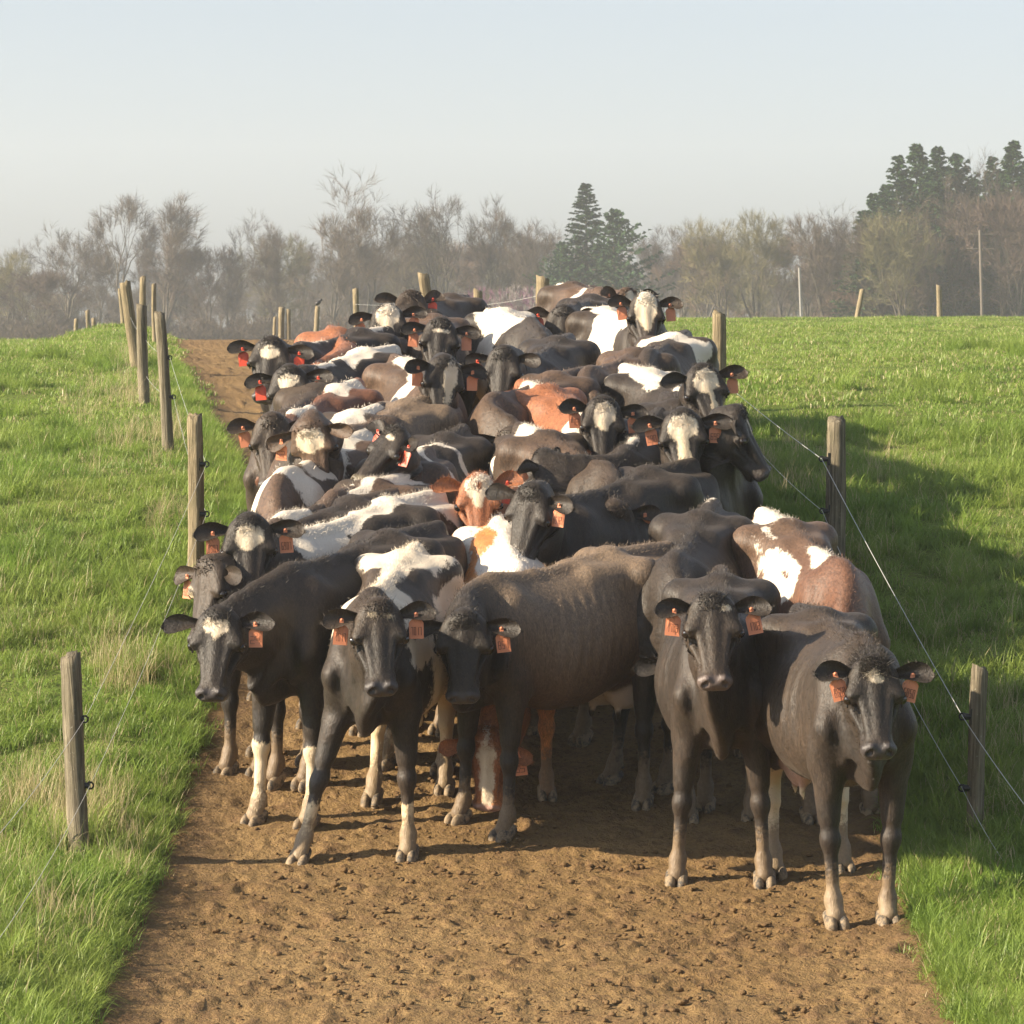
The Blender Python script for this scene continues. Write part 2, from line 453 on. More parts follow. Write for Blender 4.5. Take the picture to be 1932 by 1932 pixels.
class Pose:
    def __init__(s, neck=(0, 0), head=(0, 55), roll=0, feet=None, slope=(0, 0), scale=1.0, wide=1.0, tall=1.0, nl=1.0, hw=1.0):
        s.ny, s.np = math.radians(neck[0]), math.radians(neck[1])
        s.hy, s.hp, s.hr = math.radians(head[0]), math.radians(head[1] - 55), math.radians(roll)
        s.feet = feet or [(0, 0)] * 4          # front left, front right, rear left, rear right (left = +y)
        s.slope, s.scale, s.wide, s.nl, s.hw = slope, scale, wide, nl, hw
        tt = np.linspace(0, 1, 41)
        R = s.rot(tt)
        seg = (R[:-1] + R[1:]) / 2 @ (NA * nl / 40)
        s.C = np.concatenate([[N0], N0 + np.cumsum(seg, 0)])
        s.tt = tt
    def rot(s, t):
        f1, f2 = (smoothstep(-.1, .55, t), smoothstep(.65, 1, t)) if abs(s.np) < 1.3 else (smoothstep(-.1, .35, t), smoothstep(.85, 1, t))
        yaw = s.ny * f1 * (1 - f2) + s.hy * f2
        pit = -s.np * f1 * (1 - f2) + s.hp * f2
        return rotz(yaw) @ roty(pit) @ rotx(s.hr * f2)
    def __call__(s, P, rigid_head=False, leg=None):
        P = np.array(P, float)
        x, y, z = P[:, 0].copy(), P[:, 1].copy(), P[:, 2].copy()
        out = P.copy()
        # barrel width
        bm = smoothstep(-.5, -.2, x) * (1 - smoothstep(.3, .55, x)) * smoothstep(.5, .7, z)
        out[:, 1] *= 1 + (s.wide - 1) * bm
        # legs
        for i, (cx, sy) in enumerate(((.56, 1), (.56, -1), (-.62, 1), (-.62, -1))):
            dx, dy = s.feet[i]
            if leg is not None:
                w = np.full(len(P), 1.0 if leg == i else 0.0)
                k = 1 - np.clip(z / .85, 0, 1)
            else:
                side = smoothstep(.02, .10, y * sy)
                near = (x > 0) if cx > 0 else (x < 0)
                tailm = ~((x < -.86) & (np.abs(y) < .06))
                w = side * near * tailm
                k = 1 - np.clip(z / .85, 0, 1)
                k = k * smoothstep(0, .12, .85 - z)
            out[:, 0] += w * k * dx; out[:, 1] += w * k * dy
        t = np.clip(((P - N0) @ NA) / NL ** 2, 0, 1) * np.clip((z - .72) / .33, 0, 1)
        hn = smoothstep(-.06, .04, w2h(P)[0]) * smoothstep(-.31, -.23, w2h(P)[2])
        t = np.ones(len(P)) if rigid_head else np.maximum(t, hn)
        m = t > 0
        if m.any():
            tm = t[m]
            R = s.rot(tm)
            Cc = np.stack([np.interp(tm, s.tt, s.C[:, i]) for i in range(3)], -1)
            rel = out[m] - (N0 + tm[:, None] * NA)
            rel = rel * (1 - .09 * smoothstep(.75, 1, tm))[:, None]
            hm = smoothstep(.80, 1, tm) * smoothstep(-.05, .02, w2h(P[m])[0])
            um = w2h(P[m])[0]
            rel[:, 1] *= 1 + (s.hw * np.interp(um, [0, .2, .36, .5], [1.12, 1.13, 1.0, .94]) - 1) * hm * (np.abs(P[m][:, 1]) < .17) + (s.hw * 1.10 - 1) * hm * (np.abs(P[m][:, 1]) >= .17)
            rel -= (.10 * np.maximum(um, 0) * hm)[:, None] * HU
            out[m] = Cc + np.einsum('nij,nj->ni', R, rel)
        out *= s.scale
        out[:, 2] += s.slope[0] * out[:, 0] + s.slope[1] * out[:, 1]
        return out

def mesh_from(name, V, F, smooth=True, attrs=None, mat=None):
    me = bpy.data.meshes.new(name)
    F = np.asarray(F); n = F.shape[1]
    me.vertices.add(len(V)); me.vertices.foreach_set('co', np.asarray(V, np.float32).ravel())
    me.loops.add(F.size); me.loops.foreach_set('vertex_index', F.astype(np.int32).ravel())
    me.polygons.add(len(F)); me.polygons.foreach_set('loop_start', np.arange(0, F.size, n, dtype=np.int32))
    try: me.polygons.foreach_set('loop_total', np.full(len(F), n, np.int32))
    except Exception: pass
    me.polygons.foreach_set('use_smooth', np.full(len(F), smooth))
    me.update(calc_edges=True)
    for k, a in (attrs or {}).items():
        a = np.asarray(a, np.float32)
        ty = 'FLOAT' if a.ndim == 1 else ('FLOAT_VECTOR' if a.shape[1] == 3 else 'FLOAT_COLOR')
        at = me.attributes.new(k, ty, 'POINT')
        at.data.foreach_set('value' if a.ndim == 1 else ('vector' if a.shape[1] == 3 else 'color'), a.ravel())
    if mat: me.materials.append(mat)
    return me

def wob(P, f, seed):
    r = np.random.RandomState(seed); o = 0
    for k in range(4):
        d = r.normal(size=3); d /= np.linalg.norm(d)
        o = o + np.sin((P @ d) * f * (1 + .6 * k) + r.rand() * 6.28) / (1 + .5 * k)
    return o / 2.4

def sphere(r, nu=12, nv=8):
    V = [(0, 0, r)]; Fq = []
    for i in range(1, nv):
        for j in range(nu):
            th, ph = math.pi * i / nv, 2 * math.pi * j / nu
            V.append((r * math.sin(th) * math.cos(ph), r * math.sin(th) * math.sin(ph), r * math.cos(th)))
    V.append((0, 0, -r))
    for j in range(nu):
        Fq.append((0, 1 + j, 1 + (j + 1) % nu, 1 + (j + 1) % nu))
        b = 1 + (nv - 2) * nu
        Fq.append((len(V) - 1, b + (j + 1) % nu, b + j, b + j))
        for i in range(nv - 2):
            a0 = 1 + i * nu
            Fq.append((a0 + j, a0 + nu + j, a0 + nu + (j + 1) % nu, a0 + (j + 1) % nu))
    return np.array(V, float), [tuple(dict.fromkeys(f)) for f in Fq]

def mesh_poly(name, V, Fs, mat=None, smooth=False):
    me = bpy.data.meshes.new(name); me.from_pydata([tuple(map(float, v)) for v in V], [], [list(map(int, f)) for f in Fs]); me.update()
    if smooth: me.polygons.foreach_set('use_smooth', [True] * len(me.polygons))
    if mat: me.materials.append(mat)
    return me

# ------------------------------------------------------------------ terrain, dirt lane, grass
def vnoise(x, y, seed):
    """smooth value noise, 0..1"""
    xi, yi = np.floor(x).astype(np.int64), np.floor(y).astype(np.int64)
    fx, fy = x - xi, y - yi
    fx, fy = fx * fx * (3 - 2 * fx), fy * fy * (3 - 2 * fy)
    def hsh(a, b):
        n = (a * 374761393 + b * 668265263 + seed * 974711) & 0x7fffffff
        n = ((n ^ (n >> 13)) * 1274126177) & 0x7fffffff
        return ((n ^ (n >> 16)) & 0xffff) / 65535.0
    return (hsh(xi, yi) * (1 - fx) + hsh(xi + 1, yi) * fx) * (1 - fy) + (hsh(xi, yi + 1) * (1 - fx) + hsh(xi + 1, yi + 1) * fx) * fy
def fbm(x, y, f, seed, o=4):
    r = 0; a = .5; t = 0
    for k in range(o):
        r = r + a * vnoise(x * f * 2 ** k + 13.7 * k, y * f * 2 ** k - 7.1 * k, seed + k); t += a; a *= .55
    return r / t

def grid_mesh(name, X, Y, Z, attrs=None, mat=None):
    ny, nx = X.shape
    i = np.arange(ny * nx).reshape(ny, nx)
    Fq = np.stack([i[:-1, :-1], i[:-1, 1:], i[1:, 1:], i[1:, :-1]], -1).reshape(-1, 4)
    return mesh_from(name, np.stack([X, Y, Z], -1).reshape(-1, 3), Fq, True, {k: v.ravel() for k, v in (attrs or {}).items()}, mat)

def soil_material():
    N = Nodes('trodden_earth')
    pos = N.n('NewGeometry').outputs['Position']
    big = N.noise(pos, .55, 3, .6); mid = N.noise(N.scalevec(pos, (1, .8, 1)), 7, 4, .7); fine = N.noise(pos, 38, 4, .75)
    c = N.mix(N.ramp(big, .35, .68), (.190, .120, .050), (.258, .171, .076))
    c = N.mix(N.math('MULTIPLY', N.ramp(mid, .50, .68), .7), c, (.150, .088, .045))
    c = N.mix(N.math('MULTIPLY', N.ramp(fine, .50, .64), .8), c, (.125, .075, .040))
    c = N.mix(N.math('MULTIPLY', N.ramp(N.attr('clod'), .1, .9), .5), c, (.105, .062, .034))
    c = N.mix(N.math('MULTIPLY', N.attr('edge'), .6), c, (.120, .075, .040))
    N.l(c, N.b.inputs['Base Color']); N.b.inputs['Roughness'].default_value = .9; N.b.inputs['Specular IOR Level'].default_value = .15
    h = N.math('ADD', N.math('MULTIPLY', fine, .6), N.math('MULTIPLY', N.noise(pos, 14, 4, .7), 1.0))
    N.l(N.bump(h, 1.0, .026), N.b.inputs['Normal'])
    return N.m
def turf_material():
    N = Nodes('turf_soil')
    pos = N.n('NewGeometry').outputs['Position']
    c = N.mix(N.ramp(N.noise(pos, 1.2, 4, .6), .35, .7), (.085, .135, .022), (.150, .180, .040))
    c = N.mix(N.ramp(N.noise(pos, 25, 3, .7), .45, .7), c, (.055, .060, .020))
    N.l(c, N.b.inputs['Base Color']); N.b.inputs['Roughness'].default_value = .95; N.b.inputs['Specular IOR Level'].default_value = .1
    N.l(N.bump(N.noise(pos, 18, 3, .7), .8, .04), N.b.inputs['Normal'])
    return N.m

def spread(lo, fine_to, step, hi, grow=1.12):
    v = [lo]
    while v[-1] < fine_to: v.append(v[-1] + step)
    while v[-1] < hi: step *= grow; v.append(v[-1] + step)
    return np.array(v)
xr = spread(0, 11, .16, 700, 1.16); gx = np.concatenate([-xr[:0:-1], xr])
gy = np.concatenate([-spread(0, 1, 1, 20, 1.3)[:0:-1], spread(0, 66, .30, 760, 1.10)])
GX, GY = np.meshgrid(gx, gy)
GZ = ground_z(GX, GY)
inside = sst(-.05, .25, GX - left_edge(GY)) * sst(-.05, .25, right_edge(GY) - GX) * (GY < 105)
GZ = GZ - .09 * inside + (fbm(GX, GY, 2.0, 5) - .5) * .05 * (GY < 90)
ground = link('ground', grid_mesh('ground', GX, GY, GZ, None, turf_material())); tag(ground, kind='structure')

ly = np.concatenate([np.arange(12, 15.2, .08), np.arange(15.2, 20.5, .024), np.arange(20.5, 30, .055), np.arange(30, 104, .25)])
lt = np.linspace(0, 1, 210)
LY = np.repeat(ly[:, None], len(lt), 1)
el = left_edge(ly) - .22 + .16 * (fbm(ly, ly * 0, 1.6, 21) - .5); er = right_edge(ly) + .22 + .16 * (fbm(ly, ly * 0, 1.6, 31) - .5)
LX = el[:, None] * (1 - lt) + er[:, None] * lt
b1 = fbm(LX, LY, 2.2, 41, 3); b2 = fbm(LX, LY, 9, 51, 3); b3 = fbm(LX, LY, 26, 61, 3)
edge = 1 - sst(0, .45, LX - left_edge(LY)) * sst(0, .35, right_edge(LY) - LX)
cl = np.clip((b2 - .50) * 5, 0, 1) * np.clip((b3 - .38) * 4, 0, 1)
LZ = base_z(LY) + (b1 - .5) * .04 + (b2 - .5) * .012 + cl * .016 + (b3 - .5) * .018 + edge * .03
# hoof prints
for _ in range(420):
    hx_, hy_ = rng.uniform(-3.2, 2.8), rng.uniform(13, 32)
    iy = np.searchsorted(ly, [hy_ - .14, hy_ + .14])
    if iy[1] <= iy[0]: continue
    sl_ = slice(iy[0], iy[1])
    r2_ = ((LX[sl_] - hx_) / .065) ** 2 + ((LY[sl_] - hy_) / .085) ** 2
    LZ[sl_] += -.011 * np.exp(-r2_ ** 1.5) + .005 * np.exp(-(np.sqrt(r2_) - 1.35) ** 2 * 9)
lane = link('dirt_path', grid_mesh('dirt_path', LX, LY, LZ, dict(clod=cl, edge=edge), soil_material())); tag(lane, kind='structure')

# loose clods of earth and dung
def clod_mesh():
    bm = bmesh.new(); bmesh.ops.create_icosphere(bm, subdivisions=1, radius=1)
    bv = np.array([v.co[:] for v in bm.verts]); bf = np.array([[v.index for v in f.verts] for f in bm.faces]); bm.free()
    n = 9000
    y = 14 + 18 * rng.rand(n) ** 1.3; tt = rng.rand(n); x = left_edge(y) * (1 - tt) + right_edge(y) * tt
    sz = .004 + .014 * rng.rand(n) ** 3.5
    V = bv[None] * (1 + .35 * rng.normal(size=(n, len(bv), 1)) * .6) * sz[:, None, None] * np.stack([rng.uniform(.7, 1.7, n), rng.uniform(.7, 1.5, n), rng.uniform(.5, .9, n)], 1)[:, None]
    V = V + np.stack([x, y, base_z(y) + .004 + .4 * sz], 1)[:, None]
    Fq = (bf[None] + (np.arange(n) * len(bv))[:, None, None]).reshape(-1, 3)
    return mesh_from('clods', V.reshape(-1, 3), Fq, True, dict(clod=np.full(n * len(bv), .9), edge=np.zeros(n * len(bv))), lane.data.materials[0])
tag(link('loose_clods', clod_mesh()), 'scattered brown clods of earth and dung on the lane', 'clods', kind='stuff')

# ---- grass: tufts of real blades, instanced
def grass_material(name, c1, c2, c3, dry=.0):
    N = Nodes(name)
    pos = N.n('NewGeometry').outputs['Position']
    oi = N.n('ObjectInfo').outputs['Random']
    tip = N.attr('tip')
    patch = N.noise(pos, .55, 3, .6); p2 = N.noise(pos, 3.2, 3, .6)
    c = N.mix(N.ramp(patch, .35, .68), c1, c2)
    c = N.mix(N.math('MULTIPLY', N.ramp(p2, .52, .72), .6), c, c3)
    c = N.mix(N.ramp(oi, 0, 1), N.mix(1.0, c, (.78, .80, .78), 'MULTIPLY'), N.mix(1.0, c, (1.22, 1.18, 1.1), 'MULTIPLY'))
    c = N.mix(N.math('MULTIPLY', tip, .35), c, N.mix(.5, c, (.38, .42, .12)))
    c = N.mix(N.attr('dead'), c, (.50, .42, .24))
    t = N.t
    dif = N.n('BsdfDiffuse'); tr = N.n('BsdfTranslucent'); mx = N.n('MixShader'); gl = N.n('BsdfGlossy'); mg = N.n('MixShader')
    N.l(c, dif.inputs[0]); N.l(c, tr.inputs[0]); mx.inputs[0].default_value = .45
    N.l(dif.outputs[0], mx.inputs[1]); N.l(tr.outputs[0], mx.inputs[2])
    gl.inputs['Roughness'].default_value = .45; mg.inputs[0].default_value = .025
    N.l(mx.outputs[0], mg.inputs[1]); N.l(gl.outputs[0], mg.inputs[2])
    N.l(mg.outputs[0], N.out.inputs[0])
    return N.m
GRASS = grass_material('meadow_grass', (.165, .278, .044), (.265, .345, .078), (.115, .220, .034))

def tuft(n, rad, h0, h1, wdt, lean, dead, seed, segs=3, fan=None):
    r = np.random.RandomState(seed)
    V, Fq, tip, dd = [], [], [], []
    for b in range(n):
        an = r.rand() * 6.28; d = rad * math.sqrt(r.rand())
        bx, by = d * math.cos(an), d * math.sin(an)
        la = r.rand() * 6.28 if fan is None else fan + r.normal() * .9
        L = r.uniform(h0, h1); k = lean * r.uniform(.3, 1.4)
        w0 = wdt * r.uniform(.7, 1.2); sx, sy = -math.sin(la + r.normal() * .5), math.cos(la + r.normal() * .5)
        isd = 1.0 if r.rand() < dead else 0.0
        i0 = len(V)
        for s_ in range(segs):
            t = s_ / segs; ang = k * t
            px = bx + math.cos(la) * L * t * math.sin(ang) ; py = by + math.sin(la) * L * t * math.sin(ang); pz = L * t * math.cos(ang)
            ww = w0 * (1 - .55 * t)
            V += [(px - sx * ww, py - sy * ww, pz), (px + sx * ww, py + sy * ww, pz)]; tip += [t, t]; dd += [isd, isd]
        ang = k
        V.append((bx + math.cos(la) * L * math.sin(ang), by + math.sin(la) * L * math.sin(ang), L * math.cos(ang))); tip.append(1); dd.append(isd)
        for s_ in range(segs - 1):
            a0 = i0 + 2 * s_; Fq += [(a0, a0 + 1, a0 + 3), (a0, a0 + 3, a0 + 2)]
        a0 = i0 + 2 * (segs - 1); Fq.append((a0, a0 + 1, a0 + 2))
    me = mesh_from('tuft', np.array(V), np.array(Fq), True, dict(tip=np.array(tip), dead=np.array(dd)), GRASS)
    return bpy.data.objects.new('grass_tuft', me)

TUFTS = [tuft(110, .13, .04, .09, .0022, .8, .09, 1), tuft(110, .13, .045, .11, .0024, 1.0, .14, 2), tuft(90, .12, .07, .17, .0028, 1.0, .05, 3),
         tuft(70, .10, .14, .32, .0026, .9, .25, 4), tuft(26, .10, .18, .46, .0015, .55, .92, 5), tuft(90, .14, .03, .08, .0024, 1.1, .25, 6),
         tuft(80, .08, .09, .23, .0028, 1.15, .02, 7), tuft(170, .30, .025, .07, .0045, .9, .06, 8, 2), tuft(170, .30, .03, .09, .0050, 1.0, .10, 9, 2)]

def instancer(name, pts, sc, rot, idx, objs):
    me = bpy.data.meshes.new(name); me.vertices.add(len(pts)); me.vertices.foreach_set('co', np.asarray(pts, np.float32).ravel())
    for k, a, ty in (('size', sc, 'FLOAT'), ('turn', rot, 'FLOAT'), ('pick', idx, 'INT')):
        at = me.attributes.new(k, ty, 'POINT'); at.data.foreach_set('value', np.asarray(a, np.float32 if ty == 'FLOAT' else np.int32))
    me.update()
    o = link(name, me)
    g = bpy.data.node_groups.new(name, 'GeometryNodeTree')
    g.interface.new_socket('Geometry', in_out='INPUT', socket_type='NodeSocketGeometry'); g.interface.new_socket('Geometry', in_out='OUTPUT', socket_type='NodeSocketGeometry')
    gi, go = g.nodes.new('NodeGroupInput'), g.nodes.new('NodeGroupOutput')
    iop = g.nodes.new('GeometryNodeInstanceOnPoints'); j = g.nodes.new('GeometryNodeJoinGeometry')
    for ob in objs[::-1]:
        oi = g.nodes.new('GeometryNodeObjectInfo'); oi.inputs['Object'].default_value = ob; oi.inputs['As Instance'].default_value = True
        g.links.new(oi.outputs['Geometry'], j.inputs[0])
    def na(nm, ty):
        x = g.nodes.new('GeometryNodeInputNamedAttribute'); x.data_type = ty; x.inputs['Name'].default_value = nm; return x.outputs['Attribute']
    cx = g.nodes.new('ShaderNodeCombineXYZ'); g.links.new(na('turn', 'FLOAT'), cx.inputs[2])
    e2r = g.nodes.new('FunctionNodeEulerToRotation'); g.links.new(cx.outputs[0], e2r.inputs[0])
    g.links.new(gi.outputs[0], iop.inputs['Points']); g.links.new(j.outputs[0], iop.inputs['Instance'])
    iop.inputs['Pick Instance'].default_value = True
    g.links.new(na('pick', 'INT'), iop.inputs['Instance Index']); g.links.new(e2r.outputs[0], iop.inputs['Rotation']); g.links.new(na('size', 'FLOAT'), iop.inputs['Scale'])
    g.links.new(iop.outputs[0], go.inputs[0])
    md = o.modifiers.new('scatter', 'NODES'); md.node_group = g
    return o

def scatter(y0, y1, dens, side, margin=2.6):
    """random points outside the lane, inside (and a little beyond) the view"""
    half = lambda y: .150 * y + margin
    A = (y1 - y0) * 2 * half(y1)
    n = int(A * dens)
    y = rng.uniform(y0, y1, n); x = rng.uniform(-1, 1, n) * half(y1)
    ok = np.abs(x) < half(y)
    ex = left_edge(y) + .10 * (fbm(y, y * 0, 2.4, 71) - .5) * 2 if side < 0 else right_edge(y) + .10 * (fbm(y, y * 0, 2.4, 81) - .5) * 2
    ok &= (x < ex - .05) if side < 0 else (x > ex + .05)
    return x[ok], y[ok]
PX, PY, PS, PR, PI_ = [], [], [], [], []
def put(x, y, s, i, r=None):
    PX.append(x); PY.append(y); PS.append(s); PI_.append(i); PR.append(rng.rand(len(x)) * 6.28 if r is None else r)
for side in (-1, 1):
    for (y0, y1, dn, far) in ((12.5, 17.5, 75, 0), (17.5, 23, 62, 0), (23, 32, 36, 0), (32, 44, 13, 1), (44, 62, 8, 1), (62, 112, 3.2, 1)):
        x, y = scatter(y0, y1, dn, side)
        if side < 0 and y0 > 62: pass
        lush = fbm(x, y, .7, 91); q = rng.rand(len(x))
        if far:
            put(x, y, rng.uniform(.7, 1.25, len(x)) * (1 + .35 * (lush - .5) * 2), np.where(q < .55, 7, 8))
        else:
            i = np.where(q < .45, 0, np.where(q < .75, 1, 2))
            i = np.where((lush > .56) & (rng.rand(len(x)) < .55), 2, i); i = np.where((lush > .64) & (rng.rand(len(x)) < .5), 6, i)
            i = np.where((lush < .36) & (rng.rand(len(x)) < .6), 5, i)
            put(x, y, rng.uniform(.7, 1.2, len(x)) * (.8 + .5 * lush), i)
# long blades leaning out over the edge of the lane
for side in (-1, 1):
    n = 1500; y = 13 + 30 * rng.rand(n) ** 1.4
    e = left_edge(y) if side < 0 else right_edge(y)
    x = e + side * (np.abs(rng.normal(size=n)) * .12 + .05)
    put(x, y, rng.uniform(.55, 1.0, n), np.where(rng.rand(n) < .5, 6, 2))
# rank and dry grass along the fence lines
def patch(cx, cy, rx, ry, n, i, s0=.6, s1=1.0):
    x = cx + rng.normal(size=n) * rx; y = cy + rng.normal(size=n) * ry
    ok = (x < left_edge(y) - .1) | (x > right_edge(y) + .1)
    put(x[ok], y[ok], rng.uniform(s0, s1, ok.sum()), np.full(ok.sum(), i))
def spot(u, v):
    X, Y, Z = ground_from_pix(u, v); return X, Y
for u, v, rx, ry, n, i in ((60, 1560, .3, .5, 34, 4), (165, 1600, .18, .3, 14, 4), (20, 1760, .3, .6, 22, 4), (120, 1700, .25, .5, 16, 3), (232, 780, .30, 1.2, 22, 4), (240, 870, .22, .8, 14, 4), (300, 850, .15, .35, 8, 4),
                         (262, 700, .2, 1.2, 14, 4), (310, 1300, .16, .25, 16, 3), (215, 1290, .15, .3, 14, 4), (300, 1020, .12, .4, 8, 4), (1810, 1430, .25, .5, 16, 4), (1740, 1240, .3, .6, 14, 3), (1880, 1150, .35, .5, 22, 3), (1800, 1640, .4, .5, 10, 3),
                         (1600, 1050, .2, .5, 16, 3), (1560, 900, .35, 1.0, 14, 4), (1430, 930, .3, .8, 22, 4), (1650, 960, .5, .8, 16, 3), (100, 1480, .4, .6, 22, 2), (40, 1200, .5, 1., 30, 3), (340, 1250, .2, .6, 30, 6), (1905, 1540, .2, .3, 20, 3)):
    cx_, cy_ = spot(u, v); patch(cx_, cy_, rx, ry, n, i)
# tussocks standing out of the pasture
for _ in range(120):
    sd = rng.choice([-1, 1]); y = rng.uniform(18, 95); e = float(left_edge(y)) - .5 if sd < 0 else float(right_edge(y)) + .5
    far_ = sd * (.15 * y + 1); x = rng.uniform(min(e, far_), max(e, far_)) if abs(far_) > abs(e) else e
    n = rng.randint(4, 12); r_ = .10 + y * .004
    patch(x, y, r_, r_ * 1.2, n, 6 if y < 45 else 8, .8, 1.5)
PX, PY, PS, PR, PI_ = [np.concatenate(a) for a in (PX, PY, PS, PR, PI_)]
PZ = ground_z(PX, PY) - .012
gr = instancer('grass', np.stack([PX, PY, PZ], 1), PS, PR, PI_, TUFTS)
tag(gr, 'bright green spring pasture grass on both sides of the lane', 'grass', kind='stuff')
# ------------------------------------------------------------------ fences
def wood_material(name, c1, c2):
    N = Nodes(name)
    tc = N.n('TexCoord').outputs['Object']
    g = N.noise(N.scalevec(tc, (45, 45, 2.2)), 1.0, 5, .7, .6); big = N.noise(tc, 5, 4, .6); spk = N.noise(tc, 60, 2, .6)
    c = N.mix(N.ramp(g, .32, .68), c1, c2)
    c = N.mix(N.math('MULTIPLY', N.ramp(big, .5, .7), .5), c, (.12, .115, .06))
    c = N.mix(N.math('MULTIPLY', N.ramp(spk, .66, .74), .5), c, (.40, .40, .33))
    N.l(c, N.b.inputs['Base Color']); N.b.inputs['Roughness'].default_value = .9; N.b.inputs['Specular IOR Level'].default_value = .15
    N.l(N.bump(g, 1.0, .022), N.b.inputs['Normal'])
    return N.m
WOOD = [wood_material('weathered_post_wood', (.065, .055, .04), (.30, .26, .185)), wood_material('pale_post_wood', (.10, .082, .05), (.38, .31, .20))]
BLACKP = plain('black_plastic', (.012, .012, .013), .45)
WIREM = plain('white_fence_wire', (.62, .62, .60), .35, Metallic=.35)
WHITEP = plain('white_plastic', (.65, .65, .62), .5)

def solve_ground(u, v, d=None):
    lo, hi = 12.0, 120.0
    def at(y):
        x = 0.0
        for _ in range(4):
            z = float(ground_z(x, y)); c, s = math.cos(PITCH), math.sin(PITCH); x = (u - 966) / F * (y * c - z * s)
        return x, y, z
    if d: return at(d)
    for _ in range(40):
        m = (lo + hi) / 2
        p = at(m)
        if pix(*p)[1] > v: lo = m
        else: hi = m
    return at(lo)
def at_depth(u, v, Y):
    """the point at distance Y seen at (u, v)"""
    k = (966 - v) / F; c, s = math.cos(PITCH), math.sin(PITCH)
    Z = Y * (k * c - s) / (c + k * s)
    return Vector(((u - 966) / F * (Y * c - Z * s), Y, Z))

POSTS = {}
def post(key, ub, vb, ut, vt, wpx, label, d=None, group='wooden fence posts beside the lane', knobs=(), mat=0, split=False):
    bx, by, bz = solve_ground(ub, vb, d)
    top = at_depth(ut, vt, by)
    r = wpx * 1.16 / 2 / (F / by)
    base = Vector((bx, by, bz - .12)); ax = top - base; H = ax.length
    rr = random.Random(key); n, rings = (14, 18) if by < 45 else (9, 8)
    V, Fq = [], []
    ph = [rr.uniform(0, 6.28) for _ in range(4)]
    for i in range(rings + 1):
        t = i / rings
        for j in range(n):
            a_ = 6.283 * j / n
            q = r * (1.05 - .10 * t) * (1 + .07 * math.sin(2 * a_ + ph[0]) + .05 * math.sin(3 * a_ + ph[1] + t * 2) + .03 * math.sin(7 * a_ + ph[2] + 4 * t) + rr.uniform(-.035, .035))
            if j in (3, 9): q *= .80
            if j == 6: q *= .90                      # a drying crack down the side
            wob_ = .012 * math.sin(3 * t + ph[3])
            V.append((q * math.cos(a_) + wob_ * t, q * math.sin(a_) - wob_ * t, H * t + (rr.uniform(-.022, .016) + .30 * q * math.cos(a_ + ph[2]) if i == rings else 0)))
    for i in range(rings):
        for j in range(n):
            Fq.append((i * n + j, i * n + (j + 1) % n, (i + 1) * n + (j + 1) % n, (i + 1) * n + j))
    c0 = len(V); V.append((0, 0, H * 1.0 - .004)); k0 = rings * n
    Fq += [(k0 + j, k0 + (j + 1) % n, c0) for j in range(n)]
    root = bpy.data.objects.new('fence_post', None); COL.objects.link(root); root.location = base
    tag(root, label, 'fence post', group)
    o = link('post', mesh_poly('post', V, Fq, WOOD[mat], True), root)
    o.rotation_mode = 'QUATERNION'; o.rotation_quaternion = ax.to_track_quat('Z', 'Y')
    pts = []
    for (ku, kv) in knobs:
        p = at_depth(ku, kv, by - .02)
        sgn = 1 if ku > (ub + ut) / 2 else -1
        # ring insulator: a short arm, a split ring and a nail plate
        bm = bmesh.new()
        bmesh.ops.create_cone(bm, cap_ends=True, segments=10, radius1=.020, radius2=.014, depth=.05, matrix=Matrix.Translation(p - Vector((sgn * .012, 0, 0))) @ Matrix.Rotation(math.pi / 2, 4, 'Y'))
        bmesh.ops.create_cube(bm, size=1, matrix=Matrix.Translation(p - Vector((sgn * .032, 0, 0))) @ Matrix.Diagonal((.012, .035, .085, 1)))
        for k in range(8):
            a_ = 6.283 * k / 8; 
            bmesh.ops.create_cone(bm, cap_ends=True, segments=5, radius1=.005, radius2=.005, depth=.018,
                                  matrix=Matrix.Translation(p + Vector((sgn * .016 + .017 * math.cos(a_), 0, .017 * math.sin(a_)))) @ Matrix.Rotation(-a_, 4, 'Y'))
        me = bpy.data.meshes.new('insulator'); bm.to_mesh(me); bm.free(); me.materials.append(BLACKP)
        io = link('insulator', me, root); io.location = -base
        pts.append(p + Vector((sgn * .016, 0, 0)))
    POSTS[key] = (base, top, pts)
    return root

post(1, 155, 1612, 128, 1235, 36, 'thick grey leaning fence post at the lower left, dry grass round its foot', knobs=((154, 1357), (164, 1482)))
post(2, 368, 1112, 368, 783, 26, 'tall left fence post behind the black-faced cows, split with a sunlit left side', knobs=((385, 876), (385, 970)), mat=1)
post(3, 318, 853, 303, 590, 20, 'tall fence post leaning left on the far left bank, with two black insulators', knobs=((317, 675), (324, 749)))
post(4, 274, 764, 265, 575, 19, 'gnarled short fence post left of the tall leaning one', mat=0)
post(5, 262, 696, 237, 532, 18, 'pale thick post leaning hard to the left at the top of the left bank', mat=1)
post(6, 271, 650, 268, 522, 10, 'slender pale post, tallest against the woods on the left bank', d=50, mat=1)
post(7, 293, 648, 290, 536, 9, 'thin brown post just right of the tallest left post', d=52, mat=1)
post(8, 233, 640, 227, 545, 7, 'thin pale post farthest left of the post cluster on the bank', d=66, mat=1)
post(9, 141, 642, 143, 601, 7, 'small distant stub post, leftmost on the left field crest', d=92, mat=1)
post(10, 171, 640, 164, 585, 7, 'distant post leaning left, middle one of three on the left crest', d=94, mat=1)
post(11, 178, 638, 176, 600, 7, 'short distant brown post, right one of three on the left crest', d=98, mat=1)
post(21, 1838, 1570, 1849, 1258, 30, 'cracked grey fence post beside the front right cow', knobs=((1822, 1352), (1821, 1487)))
